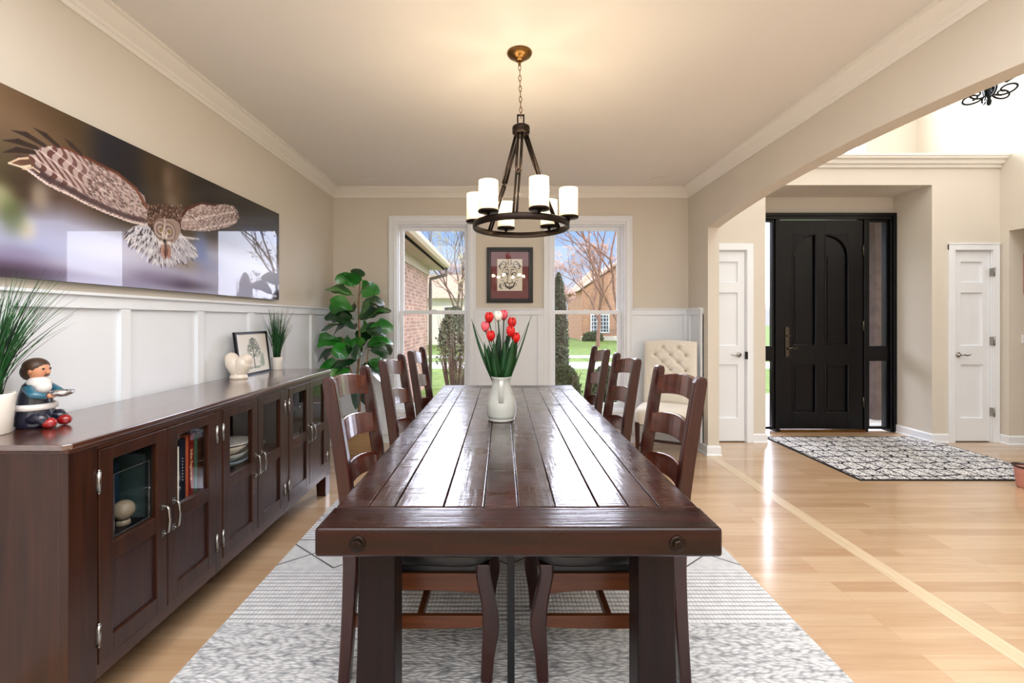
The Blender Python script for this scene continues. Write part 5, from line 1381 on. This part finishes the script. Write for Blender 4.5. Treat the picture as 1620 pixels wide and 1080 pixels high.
# brick wing of this house seen through the left window
BW = thing('brick_wing', (-4.0, 8.3, GZ), 'brick garage wing with tan eave and gutter seen through the left window', 'building')
q = MB(); q.box(-6, -1.9, 5.10, 11.55, GZ, 2.62); q.build('brick_wall', m_brick, BW)
q = MB(); q.box(-6, -1.52, 5.10, 11.95, 2.62, 2.66); q.box(-1.90, -1.86, 5.1, 11.6, 2.44, 2.62); q.box(-1.545, -1.52, 5.10, 11.95, 2.62, 2.76); q.box(-6, -1.52, 11.93, 11.95, 2.62, 2.76)
q.build('soffit', m_soffit, BW)
q = MB(); q.prism([(-1.52, 2.66), (-1.42, 2.66), (-1.38, 2.72), (-1.37, 2.79), (-1.40, 2.79), (-1.52, 2.79)], 'y', 5.10, 12.0); q.build('gutter', m_gut, BW)
q = MB(); q.prism([(-1.52, 2.76), (-6, 4.6), (-6, 4.5), (-1.6, 2.70)], 'y', 5.10, 12.0); q.build('roof', m_roof, BW)
q = MB(); q.tube([(-1.44, 11.80, 2.66), (-1.46, 11.80, 2.48), (-1.84, 11.62, 2.36), (-1.84, 11.60, 2.2), (-1.84, 11.60, GZ)], .045, 8); q.build('downspout', m_dsp, BW)

# brick house across the street
FH = thing('brick_house', (9.7, 40, GZ), 'orange brick house with white windows across the street seen through the right window', 'building')
q = MB(); q.box(6.3, 13.1, 36, 44, GZ, 3.7); q.prism([(6.3, 3.7), (12.9, 3.7), (9.6, 5.9)], 'y', 36.0, 36.3); q.build('brick_wall', m_brickf, FH)
q = MB()
q.prism([(6.0, 3.6), (9.6, 6.0), (13.2, 3.6), (13.0, 3.85), (9.6, 6.2), (6.2, 3.85)], 'y', 35.7, 44)
q.loft([[(6.0, 38.5, 3.65), (13.4, 38.5, 3.65), (13.4, 44.4, 3.65), (6.0, 44.4, 3.65)], [(8.0, 41, 5.8), (11.5, 41, 5.8), (11.5, 41.2, 5.8), (8.0, 41.2, 5.8)]], True, True, False)
q.build('roof', m_rooft, FH)
def fwin(x0, x1, z0, z1, nx, nz, y):
    q = MB(); ring(q, x0, x1, z0, z1, .10, y-.06, y)
    for i in range(1, nx): xx = x0+(x1-x0)*i/nx; w = .07 if i*2 == nx else .025; q.box(xx-w, xx+w, y-.05, y, z0, z1)
    for i in range(1, nz): zz = z0+(z1-z0)*i/nz; q.box(x0, x1, y-.05, y, zz-.025, zz+.025)
    f = q.build('window', m_white, FH); q = MB(); q.box(x0+.05, x1-.05, y-.02, y-.01, z0+.05, z1-.05); q.build('pane', plain('dark_glass', (70, 84, 104), .3, 2, rough=.1), f)
fwin(6.95, 8.45, .25, 1.75, 6, 5, 36); fwin(10.2, 11.6, .25, 1.75, 4, 4, 36)
q = MB(); q.box(6.2, 13.15, 35.92, 36, GZ, GZ+.35); q.build('stone_base', m_ex, FH)
# tan roofed house behind the bare trees on the left
LH = thing('tan_house', (-4, 32, GZ), 'pale tan house with a low hipped roof behind the bare trees in the left window', 'building')
q = MB(); q.box(-8, -1.2, 30, 38, GZ, 2.7); q.build('wall', m_ex, LH)
q = MB(); q.loft([[(-8.5, 29.5, 2.7), (-.8, 29.5, 2.7), (-.8, 38.5, 2.7), (-8.5, 38.5, 2.7)], [(-6, 33.5, 4.6), (-3, 33.5, 4.6), (-3, 34.5, 4.6), (-6, 34.5, 4.6)]], True, True, False); q.build('roof', m_rooft, LH)
q = MB(); ring(q, -3.9, -2.9, 1.2, 2.2, .08, 29.94, 30); f = q.build('window', m_white, LH)
q = MB(); q.box(-3.82, -2.98, 29.96, 29.99, 1.28, 2.12); q.build('pane', m_tim, f)

def tree(x, y, h, seed, label, mt, mbud=None, spread=.5, levels=5, r0=.09, first=.3, budn=0, name='bare_tree', group='bare trees outside'):
    r = random.Random(seed); T_ = thing(name, (x, y, GZ), label, 'tree', group); q = MB(); tips = []
    def grow(p, d, L, rad, lev):
        n = 3; pts = [p]; dd = d.copy()
        for i in range(n):
            dd = (dd+Vector((r.uniform(-.14, .14), r.uniform(-.14, .14), r.uniform(-.03, .10)))).normalized(); pts.append(pts[-1]+dd*L/n)
        q.tube([tuple(a) for a in pts], [rad*(1-.35*i/n) for i in range(n+1)], 6 if lev < 2 else (4 if lev < 4 else 3), caps=False)
        if lev >= levels: tips.append(pts[-1]); tips.append(pts[-2]); return
        k = 3 if lev < 3 else (r.choice((2, 3)))
        for i in range(k):
            a = r.uniform(0, 2*PI); s = spread*r.uniform(.6, 1.3)
            side = dd.orthogonal().normalized(); side.rotate(Matrix.Rotation(a, 3, dd))
            nd = (dd+side*s+Vector((0, 0, .08))).normalized(); st = pts[-1] if i < 2 else pts[-2]
            grow(st, nd, L*r.uniform(.62, .85), rad*.6, lev+1)
    grow(Vector((0, 0, 0)), Vector((0, 0, 1)), h*first, r0, 0)
    q.build('branches', mt, T_, local=True)
    if mbud and budn:
        q = MB()
        for i in range(budn):
            t = r.choice(tips)+Vector((r.uniform(-.12, .12), r.uniform(-.12, .12), r.uniform(-.12, .12))); s = r.uniform(.02, .045)*budscale
            q.add([(t.x-s, t.y, t.z-s), (t.x+s, t.y, t.z), (t.x, t.y+s, t.z+s)], [(0, 1, 2)])
        b = q.build('buds', mbud, T_, local=True); b['kind'] = 'stuff'
    return T_
budscale = 1.0
tree(.35, 12.6, 4.6, 3, 'bare grey tree near the brick wing with branches fanning across the left window', m_twig, m_buds, .6, 6, .07, .24, 500)
tree(-1.55, 15, 6.2, 8, 'thin bare tree behind the downspout of the brick wing', m_twig, None, .4, 6, .06, .3)
tree(-2.0, 22, 7.5, 14, 'pale budding tree in front of the tan house in the left window', m_twig, m_buds, .55, 6, .08, .28, 2200)
budscale = 2.0
tree(5.87, 28, 6.6, 5, 'young tree with straight trunk on the lawn before the brick house', m_twigr, m_bud, .5, 6, .13, .34, 500)
tree(4.0, 15.2, 6.4, 12, 'bare tree at the right edge of the right window, twigs reaching into the sky', m_twigr, None, .55, 6, .09, .34)
budscale = 1.9
tree(3.6, 34, 5.6, 31, 'pinkish budding tree left of the brick house across the street', m_twigr, m_bud, .7, 6, .12, .25, 1600)
tree(4.0, 46, 7.4, 33, 'hazy pink tree behind the left corner of the brick house', m_twigr, m_bud, .6, 6, .12, .3, 1600)
tree(9.5, 31.5, 7.6, 35, 'reddish bare tree in front of the right half of the brick house', m_twigr, m_bud, .6, 6, .12, .3, 700)
tree(-6.2, 45, 8.5, 37, 'distant bare tree rising behind the tan house', m_twig, m_bud, .6, 6, .12, .3, 900)

def shrub(x, y, rx, ry, z0, z1, seed, label, mt, n=2600, leaf=.02, twiggy=0.0, name='shrub', shape=1.0, z_base=GZ):
    r = random.Random(seed); S = thing(name, (x, y, z_base), label, 'shrub'); q = MB(); st = MB()
    H_ = z1-z_base
    for i in range(60 if twiggy > .5 else 26):
        a = r.uniform(0, 2*PI); rr = r.random()**.5
        st.tube([(rx*.2*math.cos(a)*rr, ry*.2*math.sin(a)*rr, 0), (rx*.6*math.cos(a)*rr, ry*.6*math.sin(a)*rr, H_*.4), (rx*.9*math.cos(a)*rr, ry*.9*math.sin(a)*rr, H_*r.uniform(.7, .97))], [.010, .007, .003], 4)
        for k in range(5):
            t = r.uniform(.2, .9); b = Vector((rx*.9*math.cos(a)*rr*t, ry*.9*math.sin(a)*rr*t, H_*t*.9)); e = b+Vector((r.uniform(-.14, .14), r.uniform(-.14, .14), r.uniform(.05, .22)))
            st.tube([tuple(b), tuple(e)], [.004, .002], 3)
    st.build('stems', m_twig, S, local=True)
    for i in range(n):
        a = r.uniform(0, 2*PI); v = r.random(); z = (z0-z_base)+(z1-z0)*v
        if twiggy and r.random() < twiggy*(1-v)**.6*1.3: continue
        lim = (math.sin(PI*min(1, max(.02, .5+.5*(v-.15)/.85)))**(.32 if z1 < 1 else .5) if v > .15 else 1)*shape if v > .15 else .9
        rr = lim*(r.random()**.33)*r.uniform(.85, 1.06)
        c = Vector((rx*rr*math.cos(a), ry*rr*math.sin(a), z)); s = leaf*r.uniform(.6, 1.4)
        u = Vector((r.uniform(-1, 1), r.uniform(-1, 1), r.uniform(-1, 1))).normalized(); w = u.orthogonal().normalized()
        q.add([tuple(c-u*s), tuple(c+w*s*.6), tuple(c+u*s), tuple(c-w*s*.6)], [(0, 1, 2, 3)])
    q.build('foliage', mt, S, local=True); return S
shrub(-.86, 8.2, .40, .34, .1, 1.55, 41, 'dense grey-green upright shrub with twiggy base outside the left window', m_shrubd, 9000, .028, .92)
shrub(1.00, 8.1, .20, .3, GZ, 2.15, 42, 'tall narrow dark evergreen at the left edge of the right window', m_shrubd, 9000, .026, .25)
for i, (x, y) in enumerate(((.95, 7.0), (1.60, 7.05), (2.25, 7.1), (2.90, 7.15))):
    shrub(x, y, .30, .30, GZ, .62-.02*i, 50+i, ('clipped round hedge shrub, %s of the row outside the right window' % ('leftmost', 'second from left', 'third from left', 'rightmost')[i]), m_shrub, 6500, .03, .0)['group'] = 'hedge shrubs outside the right window'
shrub(7.0, 35.2, .9, .5, GZ, .35, 60, 'low bush under the white window of the brick house', m_shrub, 1500, .09)
shrub(3.5, 33, .9, .6, GZ, 1.4, 61, 'pale bush left of the brick house across the street', patch_mat('pale_bush', (150, 150, 90), (186, 180, 110), 4), 2500, .09)
# porch: cream pier with a weathered brown post, seen through the side lights
PP = thing('porch_pier', (5.3, 6.6, -.02), 'cream rendered porch wall seen through the right side light', 'porch wall')
q = MB(); q.box(4.80, 5.75, 6.55, 6.75, -.02, 2.86); q.build('wall', m_ex, PP)
PO = thing('porch_post', (4.98, 6.2, -.02), 'weathered brown porch post beyond the right side light', 'post')
q = MB(); q.box(4.99, 5.13, 6.10, 6.24, -.02, 2.86); q.build('post', m_tim, PO, bevel=.008)
PL = thing('porch_post', (3.45, 5.86, -.02), 'dark brown porch post beyond the left side light', 'post')
q = MB(); q.box(3.52, 3.60, 5.92, 6.00, -.02, 2.86); q.build('post', m_tim, PL, bevel=.008)
q = MB(); q.box(2.6, 5.6, 5.5, 7.2, 2.86, 3.0); struct(q.build('trim_11', m_soffit))
shrub(3.85, 8.6, .35, .35, GZ, 1.3, 71, 'pink flowering bush beyond the porch seen through the left side light', patch_mat('flower_bush', (160, 96, 96), (110, 120, 70), 14), 3500, .035)
bpy.context.view_layer.update()
